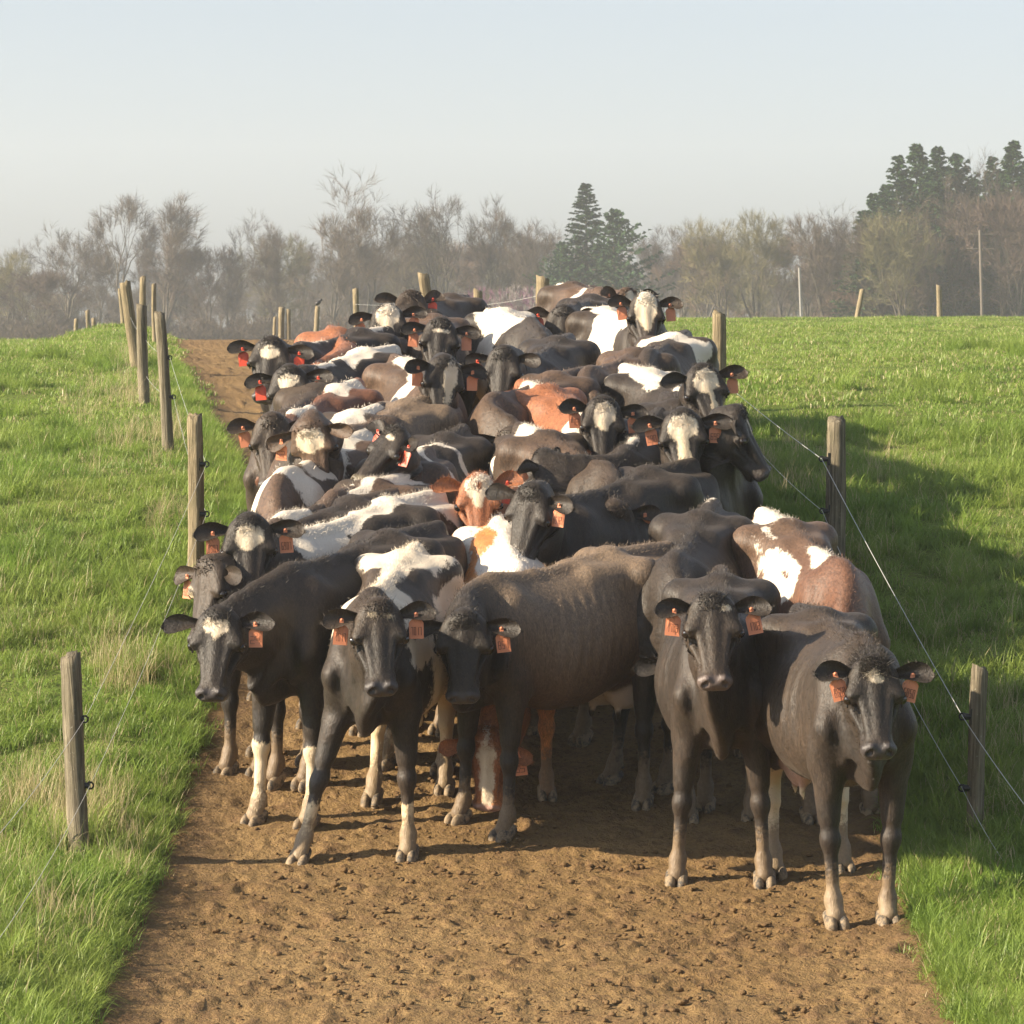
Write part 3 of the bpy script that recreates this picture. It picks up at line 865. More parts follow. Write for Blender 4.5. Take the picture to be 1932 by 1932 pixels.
post(22, 1572, 1098, 1577, 790, 32, 'thick grey fence post beside the brown and white back on the right', knobs=((1555, 866), (1556, 964)))
post(23, 1353, 785, 1357, 590, 22, 'yellowish fence post standing right of the rear cows at the pasture edge', knobs=((1347, 702),), mat=1)
post(24, 1025, 690, 1025, 523, 22, 'stout pale post behind the rear cows, tallest in the middle', d=41, mat=1)
post(25, 903, 668, 903, 548, 17, 'straight pale post left of the white-backed rear cow', d=48, mat=1)
post(26, 822, 688, 799, 516, 18, 'leaning pale post right behind the rearmost black head', d=43, mat=1)
post(27, 676, 646, 670, 545, 10, 'narrow pale post left of the yellow-faced rear cow', d=68, mat=1)
post(28, 594, 642, 600, 578, 9, 'far pale post with a black bird on its top', d=92, mat=1)
post(29, 544, 640, 545, 583, 7, 'thin far post, right one of three near the head of the lane', d=95, mat=1)
post(30, 530, 640, 531, 580, 10, 'thicker far post, middle one of three near the head of the lane', d=95, mat=1)
post(31, 517, 640, 518, 598, 5, 'thin whitish far rod, left one of three near the head of the lane', d=95, mat=1)
post(41, 1613, 604, 1627, 545, 9, 'slanting far post on the crest of the right field', d=103, mat=1, group='lone posts on the far right field')
post(42, 1774, 602, 1771, 538, 9, 'upright far post on the crest of the right field', d=103, mat=1, group='lone posts on the far right field')

def tube_line(name, pts, r, mat, sides=5):
    V, Fq = [], []
    for i, p in enumerate(pts):
        t = (pts[min(i + 1, len(pts) - 1)] - pts[max(i - 1, 0)]).normalized()
        a_ = t.cross(Vector((0, 0, 1))).normalized(); b_ = a_.cross(t)
        for j in range(sides):
            q = 6.283 * j / sides
            V.append(p + (a_ * math.cos(q) + b_ * math.sin(q)) * r)
    for i in range(len(pts) - 1):
        for j in range(sides):
            Fq.append((i * sides + j, i * sides + (j + 1) % sides, (i + 1) * sides + (j + 1) % sides, (i + 1) * sides + j))
    return mesh_poly(name, V, Fq, mat, True)
def wire(knots, sag, label, r=.0028):
    P = []
    for a_, b_ in zip(knots[:-1], knots[1:]):
        for k in range(12):
            t = k / 12; p = a_.lerp(b_, t); p = p + Vector((0, 0, -4 * sag * t * (1 - t))); P.append(p)
    P.append(knots[-1])
    tag(link('fence_wire', tube_line('fence_wire', P, r, WIREM)), label, 'fence wire', 'electric wires strung between the posts')
L1, L2, L3 = POSTS[1], POSTS[2], POSTS[3]
R1, R2, R3 = POSTS[21], POSTS[22], POSTS[23]
Lq = [at_depth(-60, 1640, 13.5), at_depth(-60, 1850, 13.2)]
P4 = POSTS[4]; P5 = POSTS[5]
wire([Lq[0], L1[2][0], L2[2][0], L3[2][0], P4[1] + Vector((.05, 0, -.35)), P5[1] + Vector((.05, 0, -.4))], .03, 'upper thin white wire along the left fence posts', .0012)
wire([Lq[1], L1[2][1], L2[2][1], L3[2][1], P4[1] + Vector((.05, 0, -.7))], .05, 'lower thin white wire along the left fence posts', .0012)
wire([at_depth(1990, 1590, 16.9), R1[2][0], R2[2][0], R3[2][0], POSTS[24][1] + Vector((0, 0, -.2)), POSTS[25][1] + Vector((0, 0, -.2)), POSTS[27][1] + Vector((0, 0, -.3))], .02, 'upper white wire running down the right fence to the lower corner', .0023)
wire([at_depth(1990, 1730, 16.9), R1[2][1], R2[2][1], R3[1] + Vector((-.06, 0, -.75))], .08, 'lower slack wire along the right fence posts', .0016)

# black bird on the far post
def bird(p):
    V, Fs = sphere(1, 10, 8); V = V * np.array([.085, .05, .055])
    root = bpy.data.objects.new('bird', None); COL.objects.link(root); root.location = p
    tag(root, 'small black bird perched on top of the far pale post', 'bird')
    bm_ = plain('black_feathers', (.012, .012, .014), .5)
    R = np.array(Matrix.Rotation(math.radians(-35), 3, 'Y'))
    link('body', mesh_poly('bird_body', V @ R.T + np.array([0, 0, .09]), Fs, bm_, True), root)
    hv, hf = sphere(.036, 8, 6); link('head', mesh_poly('bird_head', hv + np.array([.075, 0, .165]), hf, bm_, True), root)
    link('beak', mesh_poly('beak', [(.10, .010, .165), (.10, -.010, .165), (.10, 0, .18), (.14, 0, .162)], [(0, 1, 3), (1, 2, 3), (2, 0, 3), (0, 2, 1)], bm_), root)
    link('tail', mesh_poly('bird_tail', [(-.05, .018, .05), (-.05, -.018, .05), (-.15, -.024, -.01), (-.15, .024, -.01), (-.05, .018, .04), (-.05, -.018, .04), (-.15, -.024, -.018), (-.15, .024, -.018)],
                           [(0, 1, 2, 3), (7, 6, 5, 4), (0, 4, 5, 1), (1, 5, 6, 2), (2, 6, 7, 3), (3, 7, 4, 0)], bm_), root)
bird(POSTS[28][1])
# ------------------------------------------------------------------ trees, poles, haze
def bark(name, c1, c2, sc=6):
    N = Nodes(name); tc = N.n('TexCoord').outputs['Object']; oi = N.n('ObjectInfo').outputs['Random']
    c = N.mix(N.ramp(N.noise(tc, sc, 3, .6), .3, .7), c1, c2)
    c = N.mix(oi, N.mix(1.0, c, (.8, .8, .82), 'MULTIPLY'), N.mix(1.0, c, (1.2, 1.12, 1.02), 'MULTIPLY'))
    N.l(c, N.b.inputs['Base Color']); N.b.inputs['Roughness'].default_value = .9; N.b.inputs['Specular IOR Level'].default_value = .1
    return N.m
BARK = bark('grey_bark', (.065, .058, .050), (.13, .118, .095)); TWIG = bark('bare_twigs', (.075, .062, .052), (.135, .112, .088))
BUD = bark('budding_twigs', (.12, .115, .060), (.185, .170, .085)); NEEDLE = bark('conifer_needles', (.022, .055, .022), (.05, .10, .038)); PINE = bark('pine_needles', (.032, .07, .035), (.06, .11, .05))
BLOSSOM = bark('white_blossom', (.24, .21, .22), (.32, .29, .29)); MAG = bark('magenta_blossom', (.20, .09, .16), (.26, .13, .21)); RUST = bark('reddish_twigs', (.11, .082, .066), (.155, .115, .09))

def branch_tree(seed, *a_, **k_):
    A = np.array(_branch_tree(seed, *a_, **k_)[1][0]); H = a_[0]
    k = H / np.percentile(A[:, 2], 99.7); kr = k_.get('spread_', .3) * H / np.percentile(np.hypot(A[:, 0], A[:, 1]), 93)
    return _branch_tree(seed, *a_, **k_, SC=np.array([kr, kr, k]))      # grown again, true to its height and spread

def _branch_tree(seed, H=14, ang=34, trunk=.30, levels=6, first=4, lean=.06, thick=.24, keep=.79, tw=.011, twigs=7, leader=.0, spread_=.3, SC=np.ones(3)):
    """a bare broadleaf tree: a bole that forks again and again into a fan of twigs"""
    r = np.random.RandomState(seed)
    TV, TF, CV, CF = [], [], [], []
    def tube(V, Fq, pts, rad, n):
        i0 = len(V); pts = [p * SC for p in pts]
        for i, (p, q) in enumerate(zip(pts, rad)):
            t = pts[min(i + 1, len(pts) - 1)] - pts[max(i - 1, 0)]; t = t / (np.linalg.norm(t) + 1e-9)
            a_ = np.cross(t, [.3, .9, .1]); a_ /= np.linalg.norm(a_) + 1e-9; b_ = np.cross(t, a_)
            for j in range(n):
                V.append(p + (a_ * math.cos(6.283 * j / n) + b_ * math.sin(6.283 * j / n)) * q)
        for i in range(len(pts) - 1):
            for j in range(n):
                Fq.append((i0 + i * n + j, i0 + i * n + (j + 1) % n, i0 + (i + 1) * n + (j + 1) % n, i0 + (i + 1) * n + j))
    def fork(d, a_deg):
        q = r.normal(size=3); q -= d * (q @ d); q /= np.linalg.norm(q); a_ = math.radians(a_deg)
        n_ = d * math.cos(a_) + q * math.sin(a_) + np.array([0, 0, .10]); return n_ / np.linalg.norm(n_)
    def twig(p, d):
        p = p * SC; l = r.uniform(.45, 1.15) * H / 14; s_ = np.cross(d, r.normal(size=3)); s_ /= np.linalg.norm(s_) + 1e-9
        e = p + d * l; m = p + d * l * .5; i0 = len(CV)
        CV.extend([p - s_ * tw, p + s_ * tw, e]); CF.append((i0, i0 + 1, i0 + 2))
        for k in (1, 2):
            d2 = fork(d, 28); i0 = len(CV); b0 = p + d * l * .3 * k
            CV.extend([b0 - s_ * tw * .7, b0 + s_ * tw * .7, b0 + d2 * l * .5]); CF.append((i0, i0 + 1, i0 + 2))
    def grow(p, d, L, rad, lv):
        n = 3 if lv < 3 else 2
        pts, rr_ = [p], [rad]; dd = d
        for i in range(n):
            dd = dd + r.normal(size=3) * (.05 + .02 * lv) + np.array([0, 0, .03]); dd /= np.linalg.norm(dd)
            p = p + dd * L / n; pts.append(p); rr_.append(rad * (1 - .35 * (i + 1) / n))
        if lv < 4: tube(TV, TF, pts, rr_, 6 if lv < 2 else 4)
        else: tube(CV, CF, pts, rr_, 3)
        if lv >= 3:
            for k in range(twigs if lv >= levels - 1 else twigs // 3):
                f = r.rand(); q = pts[-2] * (1 - f) + pts[-1] * f; twig(q, fork(dd, r.uniform(15, 45)))
        if lv >= levels: return
        m = first if lv == 0 else (2 if r.rand() < .55 else 3)
        for k in range(m):
            a_ = ang * r.uniform(.55, 1.15) * (1 if lv else .85)
            if k == 0 and leader and lv < 4: a_ *= .25
            f = 1.0 if k < 2 else r.uniform(.55, .9)
            grow(pts[-2] * (1 - f) + pts[-1] * f, fork(dd, a_), L * keep * r.uniform(.75, 1.1) * (1 if k or not leader else 1.15), rr_[-1] * (.78 if k < 2 else .6), lv + 1)
        if lv in (1, 2):
            q = pts[1]; grow(q, fork(dd, ang * 1.4), L * .55, rad * .4, lv + 2)
    d0 = np.array([r.normal() * lean, r.normal() * lean, 1.0]); d0 /= np.linalg.norm(d0)
    grow(np.zeros(3), d0, H * trunk, thick, 0)
    return (TV, TF), (CV, CF)

def conifer(seed, H=15, R=2.6, scrag=0.0):
    r = np.random.RandomState(seed); TV, TF, CV, CF = [], [], [], []
    n = 6
    for i in range(8):
        t = i / 7
        for j in range(n): TV.append((.2 * (1 - t) * math.cos(6.283 * j / n) + .02, .2 * (1 - t) * math.sin(6.283 * j / n), H * t))
    for i in range(7):
        for j in range(n): TF.append((i * n + j, i * n + (j + 1) % n, (i + 1) * n + (j + 1) % n, (i + 1) * n + j))
    nb = int(460 * (1 - .4 * scrag))
    for k in range(nb):
        t = .08 + .91 * (k / nb) ** .9; an = r.rand() * 6.283
        L = R * (1 - t) ** .85 * r.uniform(.8, 1.08) + .10
        if scrag: L = R * r.uniform(.3, 1.3) * (1 - t ** 2.5)
        dz = -.22 + .5 * t + (.35 * scrag)
        for q in range(int(8 + 12 * L / R)):
            f = r.rand() ** .7; x = L * f
            p = np.array([math.cos(an) * x, math.sin(an) * x, H * t + dz * x + .12 * x * x / R])
            a2 = an + r.normal() * .8; d = np.array([math.cos(a2), math.sin(a2), -.35 + r.normal() * .3]); d /= np.linalg.norm(d)
            l = r.uniform(.25, .55) * (1 - .4 * f) * (1 - .45 * t) * (R / 2.6); s = np.cross(d, r.normal(size=3)); s /= np.linalg.norm(s) + 1e-9
            w_ = r.uniform(.055, .10) * (R / 2.6)
            i0 = len(CV); CV += [p - s * w_, p + s * w_, p + d * l]; CF.append((i0, i0 + 1, i0 + 2))
            i0 = len(CV); s2 = np.cross(d, s); CV += [p - s2 * w_, p + s2 * w_, p + d * l * .8]; CF.append((i0, i0 + 1, i0 + 2))
    return (TV, TF), (CV, CF)

def pair(name, T, C_, m1, m2):
    t = mesh_poly(name + '_trunk', T[0], T[1], m1, True)
    c = mesh_poly(name + '_crown', C_[0], C_[1], m2)
    return t, c
BT = [pair('maple', *branch_tree(1, 14, 30, .36, 6, 4, spread_=.27), BARK, TWIG), pair('ash', *branch_tree(2, 15, 26, .42, 6, 3, leader=1, spread_=.22), BARK, TWIG),
      pair('oak', *branch_tree(3, 13, 36, .34, 6, 5, thick=.3, spread_=.33), BARK, TWIG), pair('forked', *branch_tree(4, 13, 24, .42, 6, 2, spread_=.25), BARK, TWIG),
      pair('budding', *branch_tree(5, 12, 34, .22, 6, 4, twigs=8, spread_=.3), BARK, BUD), pair('slim', *branch_tree(6, 15, 20, .45, 6, 3, thick=.2, leader=1, spread_=.15), BARK, TWIG),
      pair('shrub', *branch_tree(7, 5, 40, .10, 5, 6, thick=.06, tw=.012, twigs=10, spread_=.5), BARK, TWIG), pair('rusty', *branch_tree(8, 9, 38, .18, 6, 4, thick=.14, spread_=.36), BARK, RUST)]
CT = [pair('spruce', *conifer(11, 15, 2.7), BARK, NEEDLE), pair('spruce2', *conifer(12, 14, 3.1), BARK, NEEDLE), pair('pine', *conifer(13, 12, 3.8, 1.0), BARK, PINE)]

def tree(u, vt, d, kind, label, H0, conif=False, wide=1.0, turn=0, name='bare_tree', cat='tree', group='bare trees along the far edge of the field', crown_mat=None, sink=0):
    """put a tree so that its top shows at height vt"""
    x, y, z = solve_ground(u, 0, d)
    z -= .1 + sink
    top = at_depth(u, vt, d).z
    k = (top - z) / H0
    root = bpy.data.objects.new(name, None); COL.objects.link(root); root.location = (x, y, z)
    wide *= 2.0 if conif else 1.12; root.scale = (k * wide, k * wide, k); root.rotation_euler = (0, 0, turn)
    tag(root, label, cat, group)
    t, c = (CT if conif else BT)[kind]
    if crown_mat:
        c = c.copy(); c.materials.clear(); c.materials.append(crown_mat)
    link('trunk', t, root); link('crown', c, root)
    return root
HH = [14, 15, 13, 12, 12, 15, 5, 9]; HC = [15, 14, 12]
near_by = ['at the far left edge', 'left of the round-crowned tree', 'behind the leftmost fence posts']
BARE = [  # u, top v, distance, kind, width, label
    (14, 478, 262, 4, 1.0, 'dense low bare tree at the left edge of the woods'), (68, 505, 250, 7, 1.1, 'small reddish bare tree second from the left edge'),
    (126, 438, 275, 2, .95, 'round-crowned bare tree left of the fence post cluster'), (183, 470, 290, 0, .9, 'slight bare tree between the round crown and the V-shaped tree'),
    (224, 404, 270, 3, .9, 'V-shaped forked bare tree above the left fence posts'), (262, 440, 285, 5, 1.0, 'slim bare tree just right of the forked tree'),
    (310, 384, 268, 5, 1.25, 'tall slim bare tree with upswept boughs right of the left posts'), (352, 440, 285, 1, .9, 'bare tree right beside the tall slim one'),
    (396, 462, 275, 7, 1.0, 'short brushy bare tree above the head of the lane'), (440, 415, 270, 1, .9, 'upswept bare tree above the bend of the lane'),
    (490, 450, 280, 4, 1.0, 'budding tree above the three thin far posts'), (532, 436, 265, 5, 1.1, 'thin bare tree left of the tallest tree'),
    (572, 452, 290, 0, .8, 'low bare tree close left of the tallest tree'), (612, 338, 258, 1, 1.0, 'tallest bare tree, a straight trunk above the yellow-faced cow'),
    (655, 440, 282, 0, .9, 'bare tree close right of the tallest one'), (700, 425, 262, 3, 1.0, 'forked bare tree right of the tallest one'),
    (748, 436, 272, 0, 1.0, 'fine-twigged bare tree left of the round yellowish crown'), (790, 448, 290, 4, .9, 'low budding tree left of the round yellowish crown'),
    (840, 376, 258, 2, .85, 'round yellowish bare crown in the middle of the woods'), (884, 450, 285, 7, 1.0, 'low reddish tree between the two tall middle trees'),
    (922, 386, 262, 0, .75, 'tall bare tree whose crown leans right, in the middle'), (968, 440, 280, 5, 1.3, 'slim pale tree right of the leaning crown'),
    (1012, 428, 268, 0, .9, 'bare tree just left of the big dark conifer'), (1052, 436, 282, 1, .9, 'thin bare tree beside the left skirt of the big conifer'),
    (1232, 440, 285, 0, .9, 'hazy bare tree right of the big conifer'), (1282, 432, 292, 2, .8, 'low broad hazy tree right of centre'), (1330, 452, 280, 7, 1.1, 'short tree left of the yellowish grove'),
    (1378, 418, 262, 4, .85, 'yellowish budding tree, left one of the right-hand grove'), (1432, 405, 258, 4, .8, 'yellowish budding tree, tallest of the right-hand grove'),
    (1478, 430, 270, 0, .8, 'round bare tree right of the yellowish grove'), (1520, 448, 262, 7, 1.1, 'low dark bare tree above the white pole'),
    (1560, 436, 245, 3, .8, 'dark forked bare tree left of the slanting far post'), (1596, 425, 250, 5, 1.4, 'thin bare tree above the slanting far post'),
    (1668, 410, 238, 2, .7, 'brown bare tree at the foot of the conifer stand'), (1715, 405, 232, 4, .8, 'budding bare tree below the leftmost tall conifers'),
    (1762, 385, 236, 1, .8, 'upswept bare tree in front of the conifer stand'), (1806, 350, 240, 0, .7, 'tall bare tree rising among the conifers'),
    (1838, 310, 244, 1, .7, 'tallest bare tree behind the utility pole'), (1884, 345, 238, 2, .6, 'broad bare tree right of the utility pole'), (1925, 360, 234, 7, .8, 'brown bare tree at the right edge of the woods')]
rt = random.Random(3)
for u, vt, d, k, wd, lab in BARE:
    tree(u, vt, d, k, lab, HH[k] * .97, wide=wd, turn=rt.uniform(0, 6.28))
for u, vt, d, k, wd, lab in ((1105, 343, 255, 0, .85, 'big dark spruce standing alone in the middle of the woods'), (1158, 392, 252, 2, .62, 'ragged pine with reaching limbs right of the big spruce'),
                             (1058, 455, 254, 2, .5, 'low ragged pine at the left skirt of the big spruce'),
                             (1625, 395, 238, 0, .8, 'small pointed conifer, leftmost of the right stand'), (1645, 362, 240, 1, .62, 'conifer stepping up the left side of the right stand'),
                             (1691, 290, 243, 0, .75, 'narrow conifer left of the two tallest in the right stand'), (1727, 268, 246, 1, .62, 'tall full conifer, left one of the close pair'),
                             (1766, 273, 242, 1, .58, 'tall full conifer, right one of the close pair'), (1800, 287, 248, 2, .5, 'thin-topped conifer right of the close pair'),
                             (1870, 292, 246, 0, .65, 'slender conifer behind the utility pole'), (1908, 262, 243, 1, .6, 'tallest conifer near the right edge of the picture'),
                             (1670, 345, 250, 1, .7, 'dark conifer tucked behind the left flank of the right stand'), (1745, 330, 252, 0, .9, 'dark conifer filling between the close pair'),
                             (1835, 335, 253, 1, .7, 'shaded conifer behind the bare crowns right of the close pair'), (1888, 320, 252, 0, .8, 'shaded conifer between the slender and the tallest one'), (1938, 300, 250, 1, .7, 'conifer cut by the right edge of the picture')):
    tree(u, vt, d, k, lab, HC[k], True, wd, rt.uniform(0, 6.28), 'conifer', 'tree', 'dark conifers in the far woods')
for u, vt, d, m, lab in ((972, 520, 235, BLOSSOM, 'pale blossoming bush low in the middle woods'), (908, 525, 236, MAG, 'purplish blossoming bush left of the pale one'), (998, 524, 238, MAG, 'purplish blossoming bush right of the pale one')):
    tree(u, vt, d, 6, lab, 5, False, .55, 1, 'blossom_bush', 'bush', 'blossoming bushes in the far woods', m)

# far wood behind, and the brush under the trees: one mass each
def mass(name, label, n, x0, x1, d0, d1, kinds, s0, s1, cat, topf=None):
    X = rng.uniform(x0, x1, n); Y = rng.uniform(d0, d1, n)
    Z = ground_z(X, Y)
    o = instancer(name, np.stack([X, Y, Z], 1), rng.uniform(s0, s1, n) * (topf(X, Y) if topf else 1), rng.rand(n) * 6.28, rng.randint(0, len(kinds), n), kinds)
    tag(o, label, cat, kind='stuff')
def whole(i, H=None):
    t, c = BT[i]; me = t.copy()
    bm = bmesh.new(); bm.from_mesh(t); bm.from_mesh(c)
    mo = bpy.data.meshes.new('wood_tree'); bm.to_mesh(mo); bm.free(); mo.materials.append(c.materials[0])
    return bpy.data.objects.new('wood_tree', mo)
WT = [whole(i) for i in (0, 1, 2, 4, 7)]
mass('far_wood', 'hazy grey bare woodland behind the field trees', 300, -95, 95, 300, 430, WT, .50, .80, 'woodland', lambda X, Y: 1 + .25 * np.sin(X * .07 + 1) * .5)
mass('underbrush', 'low grey brush under the far trees', 420, -60, 60, 232, 300, [whole(6), whole(6)], .55, 1.0, 'brush')
mass('conifer_stand_fill', 'brown bare wood filling in below the right-hand conifers', 60, 22, 62, 236, 290, WT, .55, .85, 'woodland')

# ---- poles
POLEW = plain('grey_pole_wood', (.13, .11, .09), .9); POLEC = plain('pale_pole', (.26, .25, .235), .7)
def pole(u, vt, d, r, mat, label, arm=False):
    x, y, z = solve_ground(u, 0, d); top = at_depth(u, vt, d).z
    root = bpy.data.objects.new('utility_pole', None); COL.objects.link(root); root.location = (x, y, z); tag(root, label, 'pole')
    link('shaft', tube_line('shaft', [Vector((0, 0, -.3)), Vector((-.05, 0, (top - z) * .5)), Vector((-.2, 0, top - z))], r, mat, 8), root)
    if arm:
        h = top - z
        for dz in (.25, 1.1):
            o = link('crossarm', tube_line('crossarm', [Vector((-1.0, 0, h - dz)), Vector((.6, 0, h - dz))], .03, mat, 6), root)
        for xx in (-.95, -.5, .1, .55):
            link('pole_insulator', tube_line('pole_insulator', [Vector((xx, 0, h - .22)), Vector((xx, 0, h - .05))], .045, POLEC, 6), root)
pole(1853, 434, 205, .09, POLEW, 'wooden utility pole with short crossarms before the right-hand woods', True)
pole(1513, 505, 215, .075, POLEC, 'thin whitish pole before the trees right of the middle')

# ---- haze: closed box of thin air around everything
bm = bmesh.new(); bmesh.ops.create_cube(bm, size=1)
hm = bpy.data.meshes.new('haze'); bm.to_mesh(hm); bm.free()
hz = link('haze', hm); hz.location = (0, 375, 12); hz.scale = (1440, 800, 46); tag(hz, kind='stuff')
mh = bpy.data.materials.new('thin_haze'); mh.use_nodes = True; t_ = mh.node_tree; t_.nodes.clear()
pv = t_.nodes.new('ShaderNodeVolumePrincipled'); pv.inputs['Color'].default_value = (.90, .93, 1.0, 1); pv.inputs['Density'].default_value = HAZE = .00062; pv.inputs['Anisotropy'].default_value = .2
mo_ = t_.nodes.new('ShaderNodeOutputMaterial'); t_.links.new(pv.outputs[0], mo_.inputs['Volume']); hm.materials.append(mh)
# ------------------------------------------------------------------ cow materials
def hide_material():
    N = Nodes('cow_hide')
    rest = N.attr('rest', 'Vector')
    wh = N.attr('white')
    n1 = N.noise(rest, 9, 3); n2 = N.noise(N.scalevec(rest, (60, 60, 22)), 1.6, 2, .6)
    fr = N.attr('fray')
    f = N.math('ADD', wh, N.math('MULTIPLY', N.math('MULTIPLY', N.math('SUBTRACT', n1, .5), .10), fr))
    f = N.math('ADD', f, N.math('MULTIPLY', N.math('MULTIPLY', N.math('SUBTRACT', n2, .5), .045), fr))
    fac = N.ramp(f, -.006, .008)
    coat = N.attr('coat', 'Color')
    n3 = N.noise(rest, 5, 4, .6)
    coat = N.mix(N.math('MULTIPLY', N.ramp(n3, .38, .72), .55), coat, N.mix(.5, coat, (.080, .054, .038), 'MIX'))
    swirl = N.noise(N.scalevec(rest, (75, 75, 17)), 1.0, 3, .65, .8)
    coat = N.mix(N.ramp(swirl, .30, .70), N.mix(1.0, coat, (.60, .62, .66), 'MULTIPLY'), N.mix(1.0, coat, (1.50, 1.42, 1.32), 'MULTIPLY'))
    hairn = N.noise(N.scalevec(rest, (260, 260, 60)), 1.0, 2, .7)
    coat = N.mix(N.ramp(hairn, .25, .8), N.mix(1.0, coat, (.55, .55, .55), 'MULTIPLY'), N.mix(1.0, coat, (1.5, 1.5, 1.5), 'MULTIPLY'))
    cream = N.mix(N.ramp(N.attr('cream'), 0, 1), (.74, .71, .66), (.66, .52, .33))
    white = N.mix(N.ramp(hairn, .3, .9), N.mix(1.0, cream, (.84, .83, .82), 'MULTIPLY'), cream)
    col = N.mix(fac, coat, white)
    sk = N.attr('skin')
    skc = N.attr('skin_col', 'Color')
    col = N.mix(sk, col, skc)
    # dried mud, thickest at the feet
    md = N.math('ADD', N.attr('mud'), N.math('MULTIPLY', N.math('SUBTRACT', N.noise(rest, 26, 4, .7), .5), .9))
    mudf = N.ramp(md, .42, .62)
    col = N.mix(N.math('MULTIPLY', mudf, .85), col, N.mix(N.noise(rest, 60, 3), (.10, .065, .035), (.24, .17, .10)))
    fl = N.ramp(N.noise(rest, 95, 2, .5), .74, .78)
    col = N.mix(N.math('MULTIPLY', fl, .35), col, (.22, .16, .10))
    N.l(col, N.b.inputs['Base Color'])
    N.l(N.math('SUBTRACT', N.math('ADD', .38, N.math('MULTIPLY', swirl, .24)), N.math('MULTIPLY', sk, .16)), N.b.inputs['Roughness'])
    N.b.inputs['Specular IOR Level'].default_value = .34
    N.b.inputs['Sheen Weight'].default_value = .05; N.b.inputs['Sheen Roughness'].default_value = .45
    N.put(N.b.inputs['Sheen Tint'], (.9, .78, .66))
    h = N.math('ADD', N.math('MULTIPLY', hairn, .35), N.math('MULTIPLY', swirl, 1.1)); h = N.math('ADD', h, N.math('MULTIPLY', N.noise(rest, 15, 3, .6), 1.3))
    h = N.math('ADD', h, N.math('MULTIPLY', mudf, .8))
    N.l(N.bump(h, .5, .008), N.b.inputs['Normal'])
    return N.m

HIDE = hide_material()
EYE = plain('eye_wet', (.012, .008, .006), .06, **{'Specular IOR Level': .7})
LID = plain('hoof_horn', (.05, .042, .035), .6)
def horn_material():
    N = Nodes('muddy_hoof')
    tc = N.n('TexCoord').outputs['Object']
    n = N.noise(tc, 30, 4, .7)
    N.l(N.mix(N.ramp(n, .38, .58), (.045, .04, .035), (.26, .19, .115)), N.b.inputs['Base Color'])
    N.b.inputs['Roughness'].default_value = .75
    N.l(N.bump(n, .5, .006), N.b.inputs['Normal'])
    return N.m
HORN = horn_material()
TAG = plain('orange_tag_plastic', (.60, .22, .11), .45, **{'Subsurface Weight': 0.0})
TAGR = plain('red_orange_tag_plastic', (.60, .070, .03), .4)
INK = plain('tag_ink', (.10, .035, .02), .7)

# ------------------------------------------------------------------ shared pieces
def hoof_sdf(P):
    Q = np.stack([P[..., 0], np.abs(P[..., 1]), P[..., 2]], -1)
    D = cone((-.040, .027, .060), (.045, .026, .018), .031, .024)(Q)
    D = smin(D, ell((.015, .030, .030), (.062, .029, .048))(Q), .015)
    D = smax(D, -ell((.05, 0, .02), (.09, .005, .08))(Q), .006)
    D = smin(D, cone((-.055, .024, .125), (-.068, .026, .100), .016, .010)(Q), .004)
    return np.maximum(D, .001 - P[..., 2])
_ax = np.arange(-.10, .09, .0065); _ay = np.arange(-.07, .07, .0065); _az = np.arange(-.01, .15, .0065)
_G = np.stack(np.meshgrid(_ax, _ay, _az, indexing='ij'), -1)
HOOF_V, HOOF_Q = surface_nets(_ax, _ay, _az, hoof_sdf(_G))

TAG_OUT = [(-.037, -.074), (.037, -.074), (.038, .008), (.030, .020), (.011, .034), (.010, .060), (-.010, .060), (-.011, .034), (-.030, .020), (-.038, .008)]
SEG = {'0': 'abcdef', '1': 'bc', '2': 'abged', '3': 'abgcd', '4': 'fgbc', '5': 'afgcd', '6': 'afgedc', '7': 'abc', '8': 'abcdefg', '9': 'abcdfg'}
def seg_rects(ch, x, y, w, h, t):
    R = {'a': (x, y + h - t, x + w, y + h), 'd': (x, y, x + w, y + t), 'g': (x, y + h / 2 - t / 2, x + w, y + h / 2 + t / 2),
         'f': (x, y + h / 2, x + t, y + h), 'b': (x + w - t, y + h / 2, x + w, y + h), 'e': (x, y, x + t, y + h / 2), 'c': (x + w - t, y, x + w, y + h / 2)}
    return [R[s] for s in SEG[ch]]

